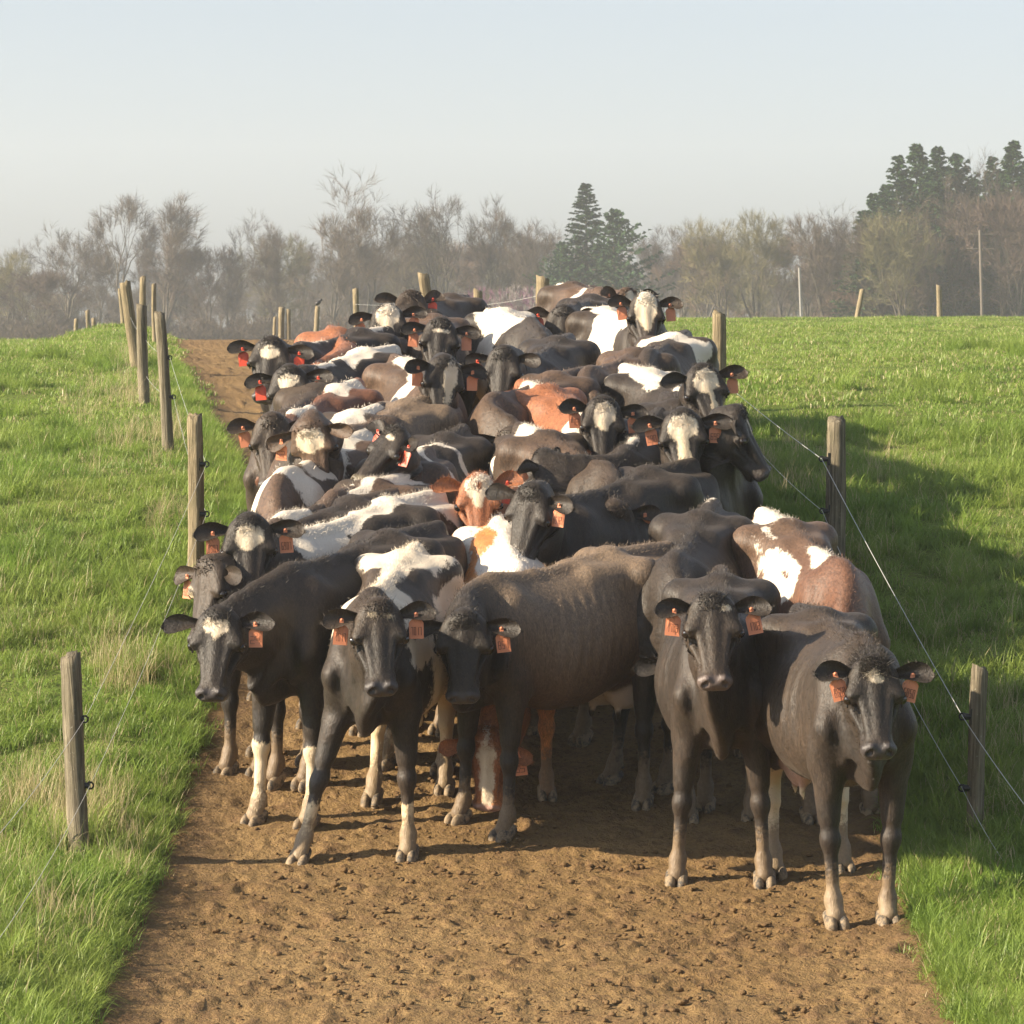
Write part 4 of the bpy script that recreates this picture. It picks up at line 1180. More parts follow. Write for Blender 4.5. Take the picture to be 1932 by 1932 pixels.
def add_tag(root, p, normal, tilt, mat, number=None):
    n = np.array(normal, float); n[2] *= .3; n /= np.linalg.norm(n)
    dn = np.array([0, 0, -1.0]) + .25 * tilt * np.cross(n, [0, 0, 1]); dn -= n * (dn @ n); dn /= np.linalg.norm(dn)
    r = np.cross(n, dn)            # to the right when looked at
    V = []
    for dz in (.0012, -.0012):
        for x, y in TAG_OUT:
            bend = -.25 * x * x / .04
            V.append(p + (r * x - dn * (y - .055)) + n * (dz + bend + .012))
    k = len(TAG_OUT)
    Fs = [list(range(k)), list(range(2 * k - 1, k - 1, -1))] + [[i, i + k, (i + 1) % k + k, (i + 1) % k] for i in range(k)]
    t = link('ear_tag', mesh_poly('ear_tag', V, Fs, mat), root)
    # the stud that pins it through the ear
    sv, sf = sphere(.010, 8, 6)
    sv = sv * 1.0
    st = link('tag_stud', mesh_poly('tag_stud', sv * .8 + p + n * .014, sf, mat, True), t)
    if number:
        V, Fs = [], []
        m = len(number); w_ = .058 / m; x0 = -.029
        for i, ch in enumerate(number):
            for (a0, b0, a1, b1) in seg_rects(ch, x0 + i * w_ + .0015, -.050, w_ - .0042, .042, .0028):
                q = len(V)
                for (x, y) in ((a0, b0), (a1, b0), (a1, b1), (a0, b1)):
                    V.append(p + (r * x - dn * (y - .061)) + n * (.0145 + .0022 - .25 * x * x / .04))
                Fs.append([q, q + 1, q + 2, q + 3])
        link('tag_number', mesh_poly('tag_number', V, Fs, INK), t)

# ------------------------------------------------------------------ coats
RGB = {'black': (.0205, .0170, .0145), 'brownblack': (.040, .029, .021), 'brown': (.095, .060, .040), 'taupe': (.155, .115, .080),
       'red': (.27, .105, .048), 'orange': (.50, .20, .065), 'darkred': (.13, .055, .032)}

def white_field(R, patches, seed):
    u, v, w_ = w2h(R)
    f = np.full(len(R), -.3)
    Rw = R + .035 * np.stack([wob(R, 9, seed), wob(R, 9, seed + 1), wob(R, 9, seed + 2)], -1)
    for p in patches:
        k = p[0]
        if k in 'eE':
            c = np.array(p[1:4]); r = np.array(p[4:7])
            d = (1 - np.linalg.norm((Rw - c) / r, axis=1)) * min(r)
        elif k in 'hH':
            q = np.stack([u - p[1], v - p[2], w_ - p[3]], 1) + .008 * wob(R, 35, seed)[:, None]
            r = np.array(p[4:7])
            d = (1 - np.linalg.norm(q / r, axis=1)) * min(r)
        elif k == 'b':        # a belt: x0 at the spine, half width, lean with height, lowest z, side (-1, 0, 1)
            d = p[2] - np.abs(Rw[:, 0] - p[1] - p[3] * (1.4 - Rw[:, 2]))
            d = np.minimum(d, Rw[:, 2] - p[4])
            if p[5]: d = np.minimum(d, Rw[:, 1] * p[5] + .02)
        elif k == 't':        # along the topline: x from, to, half width, how far down
            d = np.minimum(np.minimum(Rw[:, 0] - p[1], p[2] - Rw[:, 0]), np.minimum(p[3] - np.abs(Rw[:, 1]), Rw[:, 2] - 1.1))
        elif k == 's':        # socks: legs, height
            m = np.zeros(len(R), bool)
            for i in p[1]:
                fx, sy = ((1, 1), (1, -1), (-1, 1), (-1, -1))[i]
                m |= (R[:, 0] * fx > 0) & (R[:, 1] * sy > 0)
            d = np.where(m, p[2] - R[:, 2] + .03 * wob(R, 14, seed), -.3)
            d = np.where(headness(R) > 0, -.3, d)
        f = np.minimum(f, -d) if k in 'EH' else np.maximum(f, d)
    return f

def coat_field(R, base, base2, ends, seed):
    c1, c2 = np.array(RGB[base]), np.array(RGB[base2])
    m = smoothstep(-.2, .7, wob(R, 3.5, seed + 9))[:, None]
    c = c1 * (1 - m) + c2 * m
    if ends:                # darker head, neck front and legs
        e = np.maximum(smoothstep(.68, .45, R[:, 2]) * 1.0, smoothstep(.42, .82, R[:, 0] - .25 * (R[:, 2] - 1.2)))[:, None]
        c = c * (1 - e) + np.array(RGB[ends]) * e
    return np.concatenate([c, np.ones((len(R), 1))], 1)

HI = build_cow(.019, .0085)
LO = build_cow(.027, .0125)
UNIT_EYE = sphere(.0250)
COWS = []

def make_cow(label, anchor, u, v, h=0, face=None, neck=0, hp=60, np_=0, roll=0, hi=False, scale=1.0, base='black', base2='brownblack', ends=None,
             white=(), feet=None, wide=1.0, ears=(8, 8), tags='11', number=None, red=False, nose=(.055, .048, .048), udder=(.35, .22, .17), cream=.35,
             seed=1, mud=1.0, group='dairy cows standing in the lane', hair=None, nl=1.0, dist=None, poll=None):
    face = h if face is None else face
    hy = face - h
    ny = neck if neck is not None else hy * .6
    if neck == 0: ny = hy * .55
    tpl = HI if hi else LO
    rest = {'f': (.56, 0, 0), 'w': (.50, 0, 1.41), 'h': (-.40, 0, 1.42), 'r': (-.74, 0, 1.40), 'p': tuple(h2w(-.03, 0, .02)), 'm': tuple(h2w(.5, 0, 0))}[anchor]
    th = math.radians(h - 90); rv = random.Random(seed * 31 + 5); hw_ = rv.uniform(.93, 1.06); ears = (ears[0] + rv.uniform(-7, 7), ears[1] + rv.uniform(-7, 7))
    fw = np.array([math.cos(th), math.sin(th)]); lf = np.array([-math.sin(th), math.cos(th)])
    def slope_at(X, Y):
        e = .6
        gx = float((ground_z(X + fw[0] * e, Y + fw[1] * e) - ground_z(X - fw[0] * e, Y - fw[1] * e)) / (2 * e))
        gy = float((ground_z(X + lf[0] * .25, Y + lf[1] * .25) - ground_z(X - lf[0] * .25, Y - lf[1] * .25)) / .5)
        return gx, gy * .7
    X, Y = 0.0, 22.0
    sl = (0, 0)
    pr = np.array([h2w(-.03, 0, .02)])
    for it in range(6 if poll is None else 22):
        pose = Pose((ny, np_), (hy, hp), roll, feet, sl, scale, wide, nl=nl, hw=hw_)
        if poll is not None and it > 2:      # bend the neck so that the poll comes where the photograph has it
            def off(a_, b_):
                q = Pose((a_, b_), (hy, hp), roll, feet, sl, scale, wide, nl=nl, hw=hw_)(pr, True)[0]
                return np.array(pix(X + fw[0] * q[0] + lf[0] * q[1], Y + fw[1] * q[0] + lf[1] * q[1], float(ground_z(X, Y)) + q[2]))
            o0 = off(ny, np_); J = np.stack([off(ny + 2, np_) - o0, off(ny, np_ + 2) - o0], 1) / 2
            J = J + np.eye(2) * .15
            try: dn = np.linalg.solve(J.T @ J + .6 * np.eye(2), J.T @ (np.array(poll) - o0))
            except Exception: dn = np.zeros(2)
            dn = np.clip(dn, -9, 9)
            ny = float(np.clip(ny + dn[0], -75, 75)); np_ = float(np.clip(np_ + dn[1], -74 if np_ > -74.5 else -150, 48))
            pose = Pose((ny, np_), (hy, hp), roll, feet, sl, scale, wide, nl=nl, hw=hw_)
        p = pose(np.array([rest]), rigid_head=anchor in 'pm')[0]
        lo, hi_ = 13.0, 75.0
        for _ in range(40):
            m = (lo + hi_) / 2 if dist is None else dist
            z0 = float(ground_z(X, m))
            W = np.array([X, m, z0]) + np.array([*(fw * p[0] + lf * p[1]), p[2]])
            if pix(*W)[1] > v: lo = m
            else: hi_ = m
            if dist is not None: break
        Y = m
        W = np.array([X, Y, float(ground_z(X, Y))]) + np.array([*(fw * p[0] + lf * p[1]), p[2]])
        c, s = math.cos(PITCH), math.sin(PITCH)
        X += (u - pix(*W)[0]) / F * (W[1] * c - W[2] * s)
        sl = slope_at(X, Y)
    pose = Pose((ny, np_), (hy, hp), roll, feet, sl, scale, wide, nl=nl, hw=hw_)
    root = bpy.data.objects.new('cow', None); COL.objects.link(root)
    root.location = (X, Y, float(ground_z(X, Y)) - .010); root.rotation_euler = (0, 0, th); root.empty_display_size = .3
    tag(root, label, 'cow', group)
    R, Q = tpl
    V = pose(R)
    # ears, part of the same skin
    parts_R, parts_V, parts_Q, skin = [R], [V], [Q], [np.zeros(len(R))]
    u_, v_, w_ = w2h(R)
    nose_m = smoothstep(.475, .50, u_ + .35 * np.abs(w_ + .065)) * (w_ > -.125)
    ud = smoothstep(1.0, .93, np.sqrt(((R[:, 0] + .44) / .23) ** 2 + (R[:, 1] / .19) ** 2 + ((R[:, 2] - .63) / .17) ** 2)) * (R[:, 2] < .74)
    skin[0] = np.clip(nose_m * (headness(R) > 0) + ud, 0, 1)
    off = len(R); tagpts = []
    for side, dr in ((1, ears[0]), (-1, ears[1])):
        P, Fe, tp = ear_grid(side, dr, 12 + 4 * math.sin(seed), 1.0)
        Wr = POLL + P[:, :1] * HU + P[:, 2:] * HW + P[:, 1:2] * np.array([0, 1, 0])
        tr = POLL + tp[0] * HU + tp[2] * HW + np.array([0, tp[1], 0])
        parts_R.append(Wr); parts_V.append(pose(Wr, rigid_head=True)); parts_Q.append(Fe + off); skin.append(np.zeros(len(P)))
        off += len(P); tagpts.append(pose(np.array([tr, tr + HW * .1]), rigid_head=True))
    R_ = np.concatenate(parts_R); V_ = np.concatenate(parts_V); Q_ = np.concatenate(parts_Q); sk = np.concatenate(skin)
    wf = white_field(R_, white, seed)
    cf = coat_field(R_, base, base2, ends, seed)
    udm = np.zeros(len(R_)); udm[:len(R)] = ud
    skc = np.ones((len(R_), 4)); skc[:, :3] = np.where(udm[:, None] > .01, np.array(udder), np.array(nose))
    mudv = (smoothstep(.5, .05, R_[:, 2]) * .85 + .12 * smoothstep(.9, .6, R_[:, 2])) * mud
    cr = cream + .5 * smoothstep(-.1, .25, w2h(R_)[0]) * (headness(R_) > 0) + .5 * smoothstep(1.0, .6, R_[:, 2])
    attrs = dict(rest=R_, white=wf, coat=cf, skin=sk, skin_col=skc, mud=mudv, cream=cr, fray=1 - .35 * (headness(R_) > 0))
    me = mesh_from('cow_body', V_, Q_, True, attrs, HIDE)
    link('body', me, root)
    for side in (1, -1):
        ec = h2w(.185, side * .131, -.058)
        ev = UNIT_EYE[0] + pose(np.array([ec]), rigid_head=True)[0]
        link('eye', mesh_poly('eye', ev, UNIT_EYE[1], EYE, True), root)
    for i, (hx, hy_) in enumerate(((.60, .175), (.60, -.175), (-.625, .175), (-.625, -.175))):
        hv = pose(HOOF_V + np.array([hx, hy_, .0]), leg=i)
        link('hoof', mesh_from('hoof', hv, HOOF_Q, True, None, HORN), root)
    rr = random.Random(seed)
    for i in (0, 1):
        if tags[i] != '0':
            p0, p1 = tagpts[i]
            add_tag(root, p0, (p1 - p0), rr.uniform(-1, 1), TAGR if red else TAG, number)
    # hair: forelock, crest of the neck, spine, and short fuzz on the near animals
    me.calc_loop_triangles()
    nrm = np.empty(len(V_) * 3, np.float32); me.vertices.foreach_get('normal', nrm); nrm = nrm.reshape(-1, 3)
    r2 = np.random.RandomState(seed * 7 + 3)
    hu, hv_, hw = w2h(R_)
    onhead = headness(R_) > 0
    body_ok = np.ones(len(R_), bool)
    groups = []
    pollm = onhead & (hu > -.09) & (hu < .07) & (np.abs(hv_) < .075) & (hw > -.07)
    groups.append((pollm, 420 if hi else 150, (.025, .06), 'poll'))
    topm = (~onhead) & (np.abs(R_[:, 1]) < .07) & (R_[:, 2] > 1.30) & (R_[:, 0] > -.75)
    if hair:
        crest = (~onhead) & (np.abs(R_[:, 1]) < .09) & (R_[:, 2] > 1.33) & (R_[:, 0] > .55)
        groups.append((crest, 2200, (.03, .055), 'curl')); groups.append((pollm, 1100, (.04, .08), 'curl'))
    groups.append((topm, 3800 if hi else 700, (.010, .026), 'top'))
    earm = np.zeros(len(R_), bool); earm[len(R):] = True
    groups.append((earm, 900 if hi else 160, (.012, .034), 'ear'))
    if hi:
        groups.append(((R_[:, 2] > .30) & ~earm & (sk < .2), 17000, (.007, .014), 'fuzz'))
        groups.append((onhead & (hu > .42) & (hw < -.10), 90, (.02, .035), 'whisk'))
    HVs, HR, idxs = [], [], []
    for msk, cnt, (l0, l1), kind in groups:
        ids = np.where(msk)[0]
        if not len(ids): continue
        ids = r2.choice(ids, cnt)
        nn = nrm[ids]; P = V_[ids] + r2.normal(size=(cnt, 3)) * (.008 if kind in ('fuzz', 'top') else .004) * (1 if hi else 1.3)
        ln = r2.uniform(l0, l1, cnt)[:, None] * scale
        if kind == 'poll':
            a0 = V_[ids] - 0
            dirr = nn * .7 + r2.normal(size=(cnt, 3)) * .45 + (pose(POLL[None] + HU[None] * .2, True)[0] - pose(POLL[None], True)[0]) * 2.2
        elif kind == 'curl': dirr = nn * .5 + r2.normal(size=(cnt, 3)) * .6 + np.array([.2, 0, -.1])
        elif kind == 'whisk': dirr = nn + r2.normal(size=(cnt, 3)) * .3 + np.array([0, 0, -.7])
        else: dirr = nn * (.38 if kind == 'fuzz' else .7) + r2.normal(size=(cnt, 3)) * .25 + np.array([-.35, 0, -.25 if kind == 'fuzz' else .1])
        dirr /= np.linalg.norm(dirr, axis=1)[:, None]
        side = np.cross(dirr, r2.normal(size=(cnt, 3))); side /= np.maximum(np.linalg.norm(side, axis=1)[:, None], 1e-6)
        wd = (.0009 if kind != 'poll' else .0015) * (1 if hi else 1.8)
        P = P - nn * .003
        HVs.append(np.stack([P - side * wd, P + side * wd, P + dirr * ln], 1).reshape(-1, 3))
        idxs.append(np.repeat(ids, 3))
    HVs = np.concatenate(HVs); ii = np.concatenate(idxs)
    Fh = np.arange(len(HVs)).reshape(-1, 3)
    ha = dict(rest=R_[ii], white=wf[ii], coat=np.concatenate([cf[ii][:, :3] * 1.25, cf[ii][:, 3:]], 1), skin=sk[ii] * 0, skin_col=skc[ii], mud=mudv[ii], cream=cr[ii], fray=np.ones(len(ii)))
    ho = link('hair', mesh_from('hair', HVs, Fh, False, ha, HIDE), root)
    tag(ho, kind='stuff')
    
    def PP(q, rh=False):
        p_ = pose(np.array([q]), rigid_head=rh)[0]; W_ = np.array([X, Y, root.location.z]) + np.array([*(fw * p_[0] + lf * p_[1]), p_[2]]); return tuple(int(a_) for a_ in pix(*W_))
    COWS.append((seed, int(ny), int(np_), label[:36], round(X, 2), round(Y, 2), 'tail', PP((-.74, 0, 1.4)), 'with', PP((.5, 0, 1.41)), 'poll', PP(tuple(h2w(-.03, 0, .02)), True), 'muz', PP(tuple(h2w(.5, 0, 0)), True), 'ff', PP((.56, 0, 0)), 'rf', PP((-.62, 0, 0))))
    return root
# ------------------------------------------------------------------ the herd, front to back
A4 = [0, 1, 2, 3]
make_cow('black cow with a white heart on its forehead, front row at the left edge', 'f', 548, 1552, h=-35, face=-9, np_=-32, hp=62, hi=True, base='black', base2='black',
         white=[('h', 0.06, -0.03, 0.0, 0.042, 0.038, 0.06), ('h', 0.06, 0.03, 0.0, 0.042, 0.036, 0.06), ('h', 0.1, 0.0, 0.0, 0.05, 0.026, 0.06), ('s', [0, 1], 0.46), ('s', [2, 3], 0.25)], feet=[(.0, -.03), (.10, .03), (.0, 0), (.1, 0)], ears=(-6, -2), tags='10', number='24', seed=11, mud=.7, neck=8, poll=(410, 1148))
make_cow('black cow with white saddle and dirty white flank, second in the front row', 'f', 704, 1616, h=-9, face=6, np_=2, hp=58, hi=True, base='black', base2='brownblack',
         white=[('e', -0.4, 0, 1.42, 0.34, 0.28, 0.13), ('b', 0.36, 0.19, 0.3, 1.02, 0), ('e', -0.25, 0.4, 0.86, 0.62, 0.32, 0.48), ('e', -0.62, 0.22, 0.8, 0.26, 0.2, 0.4), ('e', -0.05, 0, 1.4, 0.2, 0.08, 0.06), ('h', 0.05, 0.03, 0, 0.012, 0.02, 0.05), ('h', 0.045, -0.03, 0, 0.012, 0.02, 0.05), ('s', [0, 1], 0.3), ('s', [2, 3], 0.75), ('E', 0.02, 0.22, 1.33, 0.16, 0.1, 0.08)],
         feet=[(0, .02), (.16, -.20), (0, 0), (.25, -.02)], ears=(0, 0), number='7017', seed=12, mud=.8, cream=.55, neck=16, poll=(715, 1132))
make_cow('big taupe brown cow standing side-on in the middle of the front row', 'f', 925, 1565, h=-48, face=-3, neck=56, np_=-22, hp=68, hi=True, scale=.98, base='taupe', base2='brown', ends='black',
         feet=[(.04, .02), (.0, -.05), (0, 0), (.1, 0)], ears=(8, 2), tags='10', number='851', seed=13, udder=(.52, .42, .34), wide=1.08, mud=.8, poll=(875, 1155))
make_cow('dark brown-black cow facing straight on, fourth in the front row', 'f', 1361, 1668, h=-3, face=1, np_=20, hp=58, hi=True, base='black', base2='brownblack', wide=1.06,
         white=[('h', .05, .055, 0, .012, .03, .05)], feet=[(0, .05), (0, -.06), (0, 0), (0, 0)], ears=(2, 6), number='1703', seed=14, nose=(.13, .10, .09), poll=(1345, 1118))
make_cow('black cow with curly forelock and white star, nearest at the right edge', 'f', 1622, 1745, h=8, face=3, np_=-4, hp=60, hi=True, base='black', base2='brownblack', wide=1.02,
         white=[('h', 0.075, 0.0, 0, 0.045, 0.034, 0.05), ('s', [2, 3], 0.6), ('s', [1], 0.24), ('s', [0], 0.14)], feet=[(.02, -.05), (0, .05), (0, .03), (.05, 0)], ears=(5, 4), number='6850', seed=15, hair='curly', neck=-8, poll=(1650, 1238))
make_cow('cow with a cream diamond on its forehead, behind the white-hearted cow', 'r', 811, 926, h=-38, face=6, np_=18, hp=62, hi=True, base='black', base2='brownblack',
         white=[('h', 0.1, 0, 0, 0.095, 0.065, 0.07), ('h', 0.5, 0.02, -0.03, 0.05, 0.02, 0.05), ('b', 0.36, 0.22, 0.0, 0.5, 0), ('t', -0.8, 0.2, 0.11), ('e', -0.72, 0.05, 1.38, 0.2, 0.2, 0.2), ('b', -0.7, 0.07, -0.25, 0.5, 1)],
         ears=(4, 6), number='6907', seed=16, poll=(470, 972))
make_cow('dark cow with a white cheek, half hidden beside the left fence post', 'r', 742, 922, h=-36, face=-42, np_=6, hp=66, base='black', white=[('h', .16, -.12, -.12, .10, .08, .10)], ears=(10, 14), tags='01', number='605', seed=17, nl=1.15, poll=(386, 1052), roll=10)
make_cow('orange and white cow grazing low between the legs of the taupe cow', 'r', 936, 967, h=6, face=-14, neck=-30, np_=-122, hp=86, hi=True, base='orange', base2='red',
         white=[('e', -0.6, 0, 1.42, 0.5, 0.25, 0.18), ('e', -0.8, -0.24, 1.05, 0.24, 0.18, 0.5), ('e', -0.8, 0.24, 1.15, 0.12, 0.12, 0.3), ('e', 0.2, 0, 1.42, 0.4, 0.26, 0.22), ('h', 0.25, 0.01, 0, 0.34, 0.05, 0.09), ('e', -0.35, -0.24, 1.25, 0.3, 0.08, 0.2), ('E', -0.25, -0.12, 1.36, 0.22, 0.06, 0.1), ('E', -0.3, 0.16, 1.36, 0.22, 0.05, 0.1), ('E', -0.76, 0, 1.42, 0.1, 0.06, 0.06)],
         ears=(20, 20), tags='10', number='35', seed=18, nose=(.35, .22, .18), cream=.2, scale=0.93, nl=1.6, poll=(912, 1400), wide=1.12)
make_cow('black cow looking down left, tag below its tufted ear, in the centre', 'r', 1292, 868, h=-37, face=-28, np_=12, hp=66, roll=-4, hi=True, base='black', base2='black', ears=(2, 4), tags='10', number='6972', seed=19, poll=(1000, 915))
make_cow('bony black cow with head lowered behind the taupe cow', 'r', 1342, 945, h=-12, face=-14, np_=-45, hp=75, base='black', base2='black', seed=20, hi=True, white=[('t', -.8, -.68, .02)], poll=(1292, 1262), tags='00')
make_cow('chocolate brown cow splashed with white on back and hips, right side', 'r', 1447, 962, h=14, face=12, np_=-62, hp=72, hi=True, base='brown', base2='darkred', wide=1.02,
         white=[('e', -0.6, 0, 1.43, 0.26, 0.2, 0.1), ('e', -0.72, -0.22, 1.25, 0.22, 0.09, 0.2), ('e', 0.12, -0.2, 1.27, 0.28, 0.11, 0.13), ('e', 0.3, 0.0, 1.42, 0.16, 0.1, 0.1), ('e', 0.4, 0.22, 1.2, 0.12, 0.06, 0.22), ('e', -0.12, -0.22, 1.25, 0.14, 0.02, 0.13), ('e', -0.2, -0.14, 1.35, 0.13, 0.018, 0.1), ('E', 0.16, -0.19, 1.3, 0.08, 0.03, 0.04)], seed=21, neck=-16, poll=(1600, 1240))
make_cow('red cow with a blotched white face, peering over the orange back', 'r', 1100, 853, h=-24, face=4, np_=20, hp=58, hi=True, base='red', base2='darkred',
         white=[('h', 0.04, 0, 0, 0.1, 0.085, 0.07), ('h', 0.14, 0, 0, 0.1, 0.035, 0.05), ('H', 0.055, -0.005, 0.02, 0.03, 0.014, 0.05), ('e', -0.1, 0, 1.43, 0.5, 0.22, 0.16)], ears=(-14, -8), tags='10', red=True, nose=(.4, .28, .22), seed=22, poll=(903, 895), nl=1.0, scale=0.93, wide=0.95)
# left column
make_cow('dark cow with a white shoulder wedge, behind the cream diamond cow', 'r', 768, 889, h=-31, np_=-60, hp=70, base='brownblack', base2='brown',
         white=[('b', 0.5, 0.13, 0.1, 0.5, 0), ('t', -0.75, 0.1, 0.045), ('e', -0.66, 0, 1.42, 0.2, 0.15, 0.1)], seed=23, hi=True, neck=55, poll=(490, 1080))
make_cow('dark cow with white withers and shoulder belt, ribs showing, by the left grass', 'r', 692, 808, h=-20, np_=-50, hp=74, base='brownblack', base2='brown',
         white=[('b', 0.52, 0.09, 0.15, 0.6, 0), ('t', -0.7, 0.35, 0.12), ('e', 0.1, 0.1, 1.38, 0.34, 0.12, 0.1)], seed=24, neck=26, poll=(505, 1010))
make_cow('dark brown cow with a thin white line down its thigh, left of the red face', 'r', 798, 846, h=-22, np_=-60, hp=74, base='brownblack', base2='brown',
         white=[('t', -0.74, -0.1, 0.05), ('b', -0.62, 0.03, -0.35, 0.5, 1), ('e', 0.2, -0.1, 1.4, 0.16, 0.14, 0.1)], seed=25, poll=(600, 1040))
make_cow('black cow lifting a muddy muzzle to the left', 'r', 868, 803, h=-14, face=-44, neck=-14, np_=26, hp=34, base='black', base2='black', hi=True,
         white=[('h', .07, .02, 0, .03, .03, .05), ('b', -.1, .035, .3, .5, 0)], ears=(14, -26), number='415', red=True, nose=(0.11, 0.09, 0.06), seed=26, poll=(748, 775), scale=0.95)
make_cow('cow with a broad cream forehead bowed down, ear tag hanging at left', 'r', 712, 762, h=-20, face=-14, np_=10, hp=92, roll=14, base='brownblack', base2='brown',
         white=[('h', 0.09, 0.01, 0, 0.11, 0.085, 0.08), ('t', -0.75, 0.3, 0.12), ('e', 0.1, 0, 1.4, 0.25, 0.2, 0.12)], ears=(6, 14), tags='01', number='52', seed=27, poll=(572, 768))
make_cow('dark faced cow partly hidden at the far left, ear over the lane', 'p', 513, 782, h=-10, face=2, np_=8, hp=64, base='brownblack', ears=(4, 2), tags='01', seed=28)
make_cow('dark cow with a small cream star and red tags, second head by the lane', 'r', 734, 652, h=-26, face=-4, np_=2, hp=62, base='black', base2='black', hi=False,
         white=[('h', 0.08, 0, 0, 0.07, 0.06, 0.06), ('b', 0.28, 0.11, 0.3, 0.8, -1), ('t', -0.8, 0, 0.14), ('e', -0.62, 0, 1.4, 0.25, 0.2, 0.1)], ears=(2, 6), red=True, seed=29, poll=(543, 690), roll=5)
make_cow('dark cow with a white star and tufted poll, topmost head by the lane', 'r', 722, 617, h=-26, face=-5, np_=2, hp=60, base='black', base2='black',
         white=[('h', 0.085, 0, 0, 0.07, 0.055, 0.06), ('b', 0.26, 0.1, 0.35, 0.5, -1), ('t', -0.8, -0.5, 0.05)], ears=(4, 6), red=True, seed=30, poll=(512, 636), roll=-4)
make_cow('reddish brown backed cow with white shoulder, behind the bowed cream forehead', 'r', 668, 716, h=-15, np_=-62, hp=72, base='darkred', base2='red',
         white=[('e', 0.45, -0.02, 1.38, 0.2, 0.22, 0.16), ('t', -0.75, -0.2, 0.1)], seed=31, neck=40, poll=(560, 830))
make_cow('small red back far behind the rear left cows', 'r', 626, 615, h=8, np_=-60, hp=70, base='red', base2='darkred', seed=32, neck=15, poll=(600, 690))
# middle column
make_cow('brown cow with a white sash and half white face, turned to the right', 'r', 748, 670, h=14, face=14, np_=12, hp=72, base='brown', base2='brownblack', ends='black',
         white=[('b', 0.16, 0.11, 0.25, 0.5, 0), ('h', 0.14, 0.03, 0, 0.18, 0.05, 0.08), ('t', -0.6, 0.1, 0.08)], ears=(0, 8), seed=33, poll=(845, 674), roll=-10)
make_cow('large taupe brown cow seen from its rump in the middle of the herd', 'r', 815, 743, h=-22, np_=-50, hp=60, base='taupe', base2='brown', seed=34, wide=1.05, hi=True, tags='00', poll=(650, 880))
make_cow('dark faced cow with a curly poll and light chest, centre rear', 'p', 833, 600, h=4, face=1, np_=10, hp=58, base='brown', base2='brownblack', ends='black', white=[('h', .075, 0, 0, .02, .045, .06)], ears=(8, 8), seed=35, roll=-5)
make_cow('black and white cow with a long yellow-white blaze, rear left of centre', 'p', 730, 574, h=-6, face=6, np_=12, hp=60, base='black', base2='brownblack',
         white=[('h', 0.06, 0, 0, 0.12, 0.085, 0.08), ('h', 0.26, 0.0, 0, 0.28, 0.045, 0.09), ('e', 0.5, -0.1, 1.35, 0.25, 0.25, 0.25), ('e', 0.7, 0.2, 1.0, 0.25, 0.14, 0.4)], ears=(6, 6), seed=36, roll=4)
make_cow('rearmost black cow with raised head and red tag, against the woods', 'p', 778, 547, h=-16, face=8, np_=6, hp=48, roll=-6, base='brownblack', base2='black', ears=(-30, 0), tags='10', red=True, seed=37)
# right column
make_cow('mostly white backed cow at the rear, head hidden', 'r', 927, 582, h=14, np_=-52, hp=60, base='black', base2='brownblack',
         white=[('e', -0.1, 0, 1.4, 0.6, 0.28, 0.2), ('e', -0.8, -0.12, 1.1, 0.14, 0.18, 0.5), ('e', 0.1, -0.3, 1.15, 0.2, 0.25, 0.45)], seed=38, poll=(1040, 640))
make_cow('dark cow peeking with one tagged ear behind the white back', 'p', 1062, 577, h=-10, face=-8, np_=-6, hp=66, base='black', base2='brownblack', ears=(-4, 0), tags='01', red=True, seed=39)
make_cow('brown cow with a white belt, rearmost on the right, head to the right', 'p', 1186, 543, h=14, face=30, np_=-6, hp=56, base='brown', base2='brownblack', white=[('b', 0.15, 0.09, 0.1, 0.5, 0), ('t', -0.85, -0.5, 0.12), ('h', 0.06, 0, 0, 0.08, 0.05, 0.07)], ears=(0, -24), seed=40)
make_cow('piebald cow with a white face and a white topknot, high at the rear right', 'r', 1110, 580, h=20, face=4, np_=18, hp=57, base='black', base2='brownblack',
         white=[('h', 0.1, 0, 0, 0.22, 0.08, 0.08), ('b', 0.05, 0.24, 0.35, 0.5, 0), ('b', -0.7, 0.09, -0.1, 0.6, -1), ('t', -0.8, 0.4, 0.13)], ears=(-4, -4), seed=41, poll=(1218, 553))
make_cow('dark cow with a white bow-shaped hip stripe, at the right pasture edge', 'r', 1290, 624, h=-14, np_=-50, hp=70, base='brownblack', base2='black', white=[('b', -0.25, 0.09, 0.15, 0.7, 0)], seed=42, poll=(1215, 740))
make_cow('bony dark brown cow in front of the hip-striped one', 'r', 1232, 652, h=-22, np_=-52, hp=70, base='brownblack', base2='brown', seed=43, poll=(1120, 780))
make_cow('piebald cow with a cream forehead and eyed face at the right edge of the herd', 'r', 1186, 688, h=19, face=16, np_=16, hp=58, hi=True, base='black', base2='brownblack',
         white=[('h', 0.08, 0, 0, 0.11, 0.075, 0.08), ('h', 0.24, 0.02, 0, 0.14, 0.028, 0.07), ('h', 0.48, 0.0, -0.05, 0.05, 0.06, 0.07), ('b', 0.42, 0.2, 0.3, 0.5, 0), ('e', -0.65, -0.2, 1.25, 0.26, 0.18, 0.28), ('t', -0.8, 0.0, 0.16), ('b', -0.78, 0.08, -0.1, 0.5, -1)], ears=(6, 2), tags='10', seed=44, poll=(1326, 688), roll=6)
make_cow('black ribbed cow with a tagged ear, its back broad in the rear centre', 'r', 1070, 630, h=-12, np_=-14, hp=66, base='black', base2='black', tags='01', red=True, seed=45, poll=(948, 655))
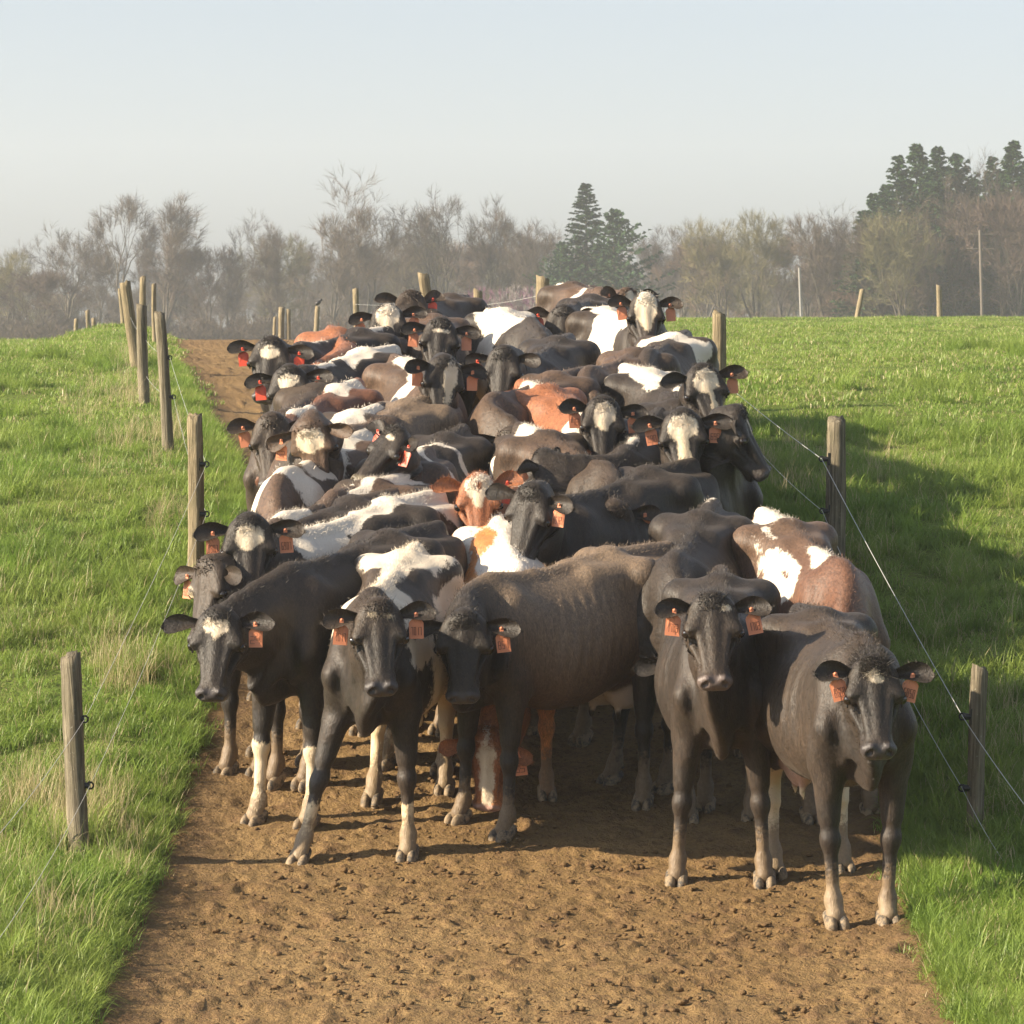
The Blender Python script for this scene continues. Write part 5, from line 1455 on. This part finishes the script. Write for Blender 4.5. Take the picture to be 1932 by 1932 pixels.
make_cow('brownish black cow with a sharp spine, centre of the right column', 'r', 1092, 694, h=-27, np_=-52, hp=70, base='brownblack', base2='brown', seed=46, poll=(960, 810))
make_cow('red-backed cow with a cream forehead, tags in both wide ears', 'r', 992, 718, h=21, face=7, np_=8, hp=62, hi=True, base='red', base2='red', ends='black',
         white=[('h', 0.1, 0, 0, 0.13, 0.065, 0.08), ('e', 0.55, -0.1, 1.35, 0.18, 0.22, 0.2), ('e', -0.6, 0.0, 1.42, 0.12, 0.14, 0.1), ('e', 0.75, -0.2, 1.1, 0.12, 0.12, 0.3)], ears=(-2, -8), number='48', seed=47, poll=(1141, 750), roll=-4)
make_cow('dark cow with a full cream blaze to the muzzle and white-striped shoulder', 'r', 1276, 742, h=-2, face=1, np_=18, hp=66, hi=True, base='black', base2='brownblack',
         white=[('h', 0.08, 0, 0, 0.11, 0.085, 0.08), ('h', 0.28, 0, 0, 0.24, 0.045, 0.08), ('h', 0.47, 0, -0.03, 0.06, 0.08, 0.08), ('e', 0.62, -0.2, 1.12, 0.08, 0.07, 0.34), ('e', 0.42, -0.28, 1.12, 0.1, 0.12, 0.42), ('b', 0.25, 0.018, 0.2, 0.5, 1)], ears=(8, 4), number='690', seed=48, poll=(1287, 774), roll=3)
make_cow('black cow in profile looking right out over the grass', 'r', 1262, 742, h=12, face=80, np_=12, hp=60, hi=True, base='black', base2='black', white=[('h', .12, .0, .0, .08, .02, .04)], ears=(6, 6), tags='00', seed=49, nl=1.0, neck=52, poll=(1398, 765))
make_cow('brown-black cow with a white rump stripe, back humped in the middle', 'r', 990, 800, h=22, np_=-52, hp=72, hi=True, base='brownblack', base2='brown', white=[('b', -0.58, 0.05, 0.15, 0.6, 0), ('e', -0.62, 0, 1.42, 0.16, 0.14, 0.08)], seed=50, poll=(1165, 950))
make_cow('black cow with its head turned away, straw on its neck, orange tag edge-on', 'p', 1020, 846, h=-12, face=-118, np_=-4, hp=56, hi=True, base='black', base2='black', tags='10', seed=51, white=[('t', .15, .45, .02)], neck=-65)
print('COWS', len(COWS)); [print(c) for c in COWS]
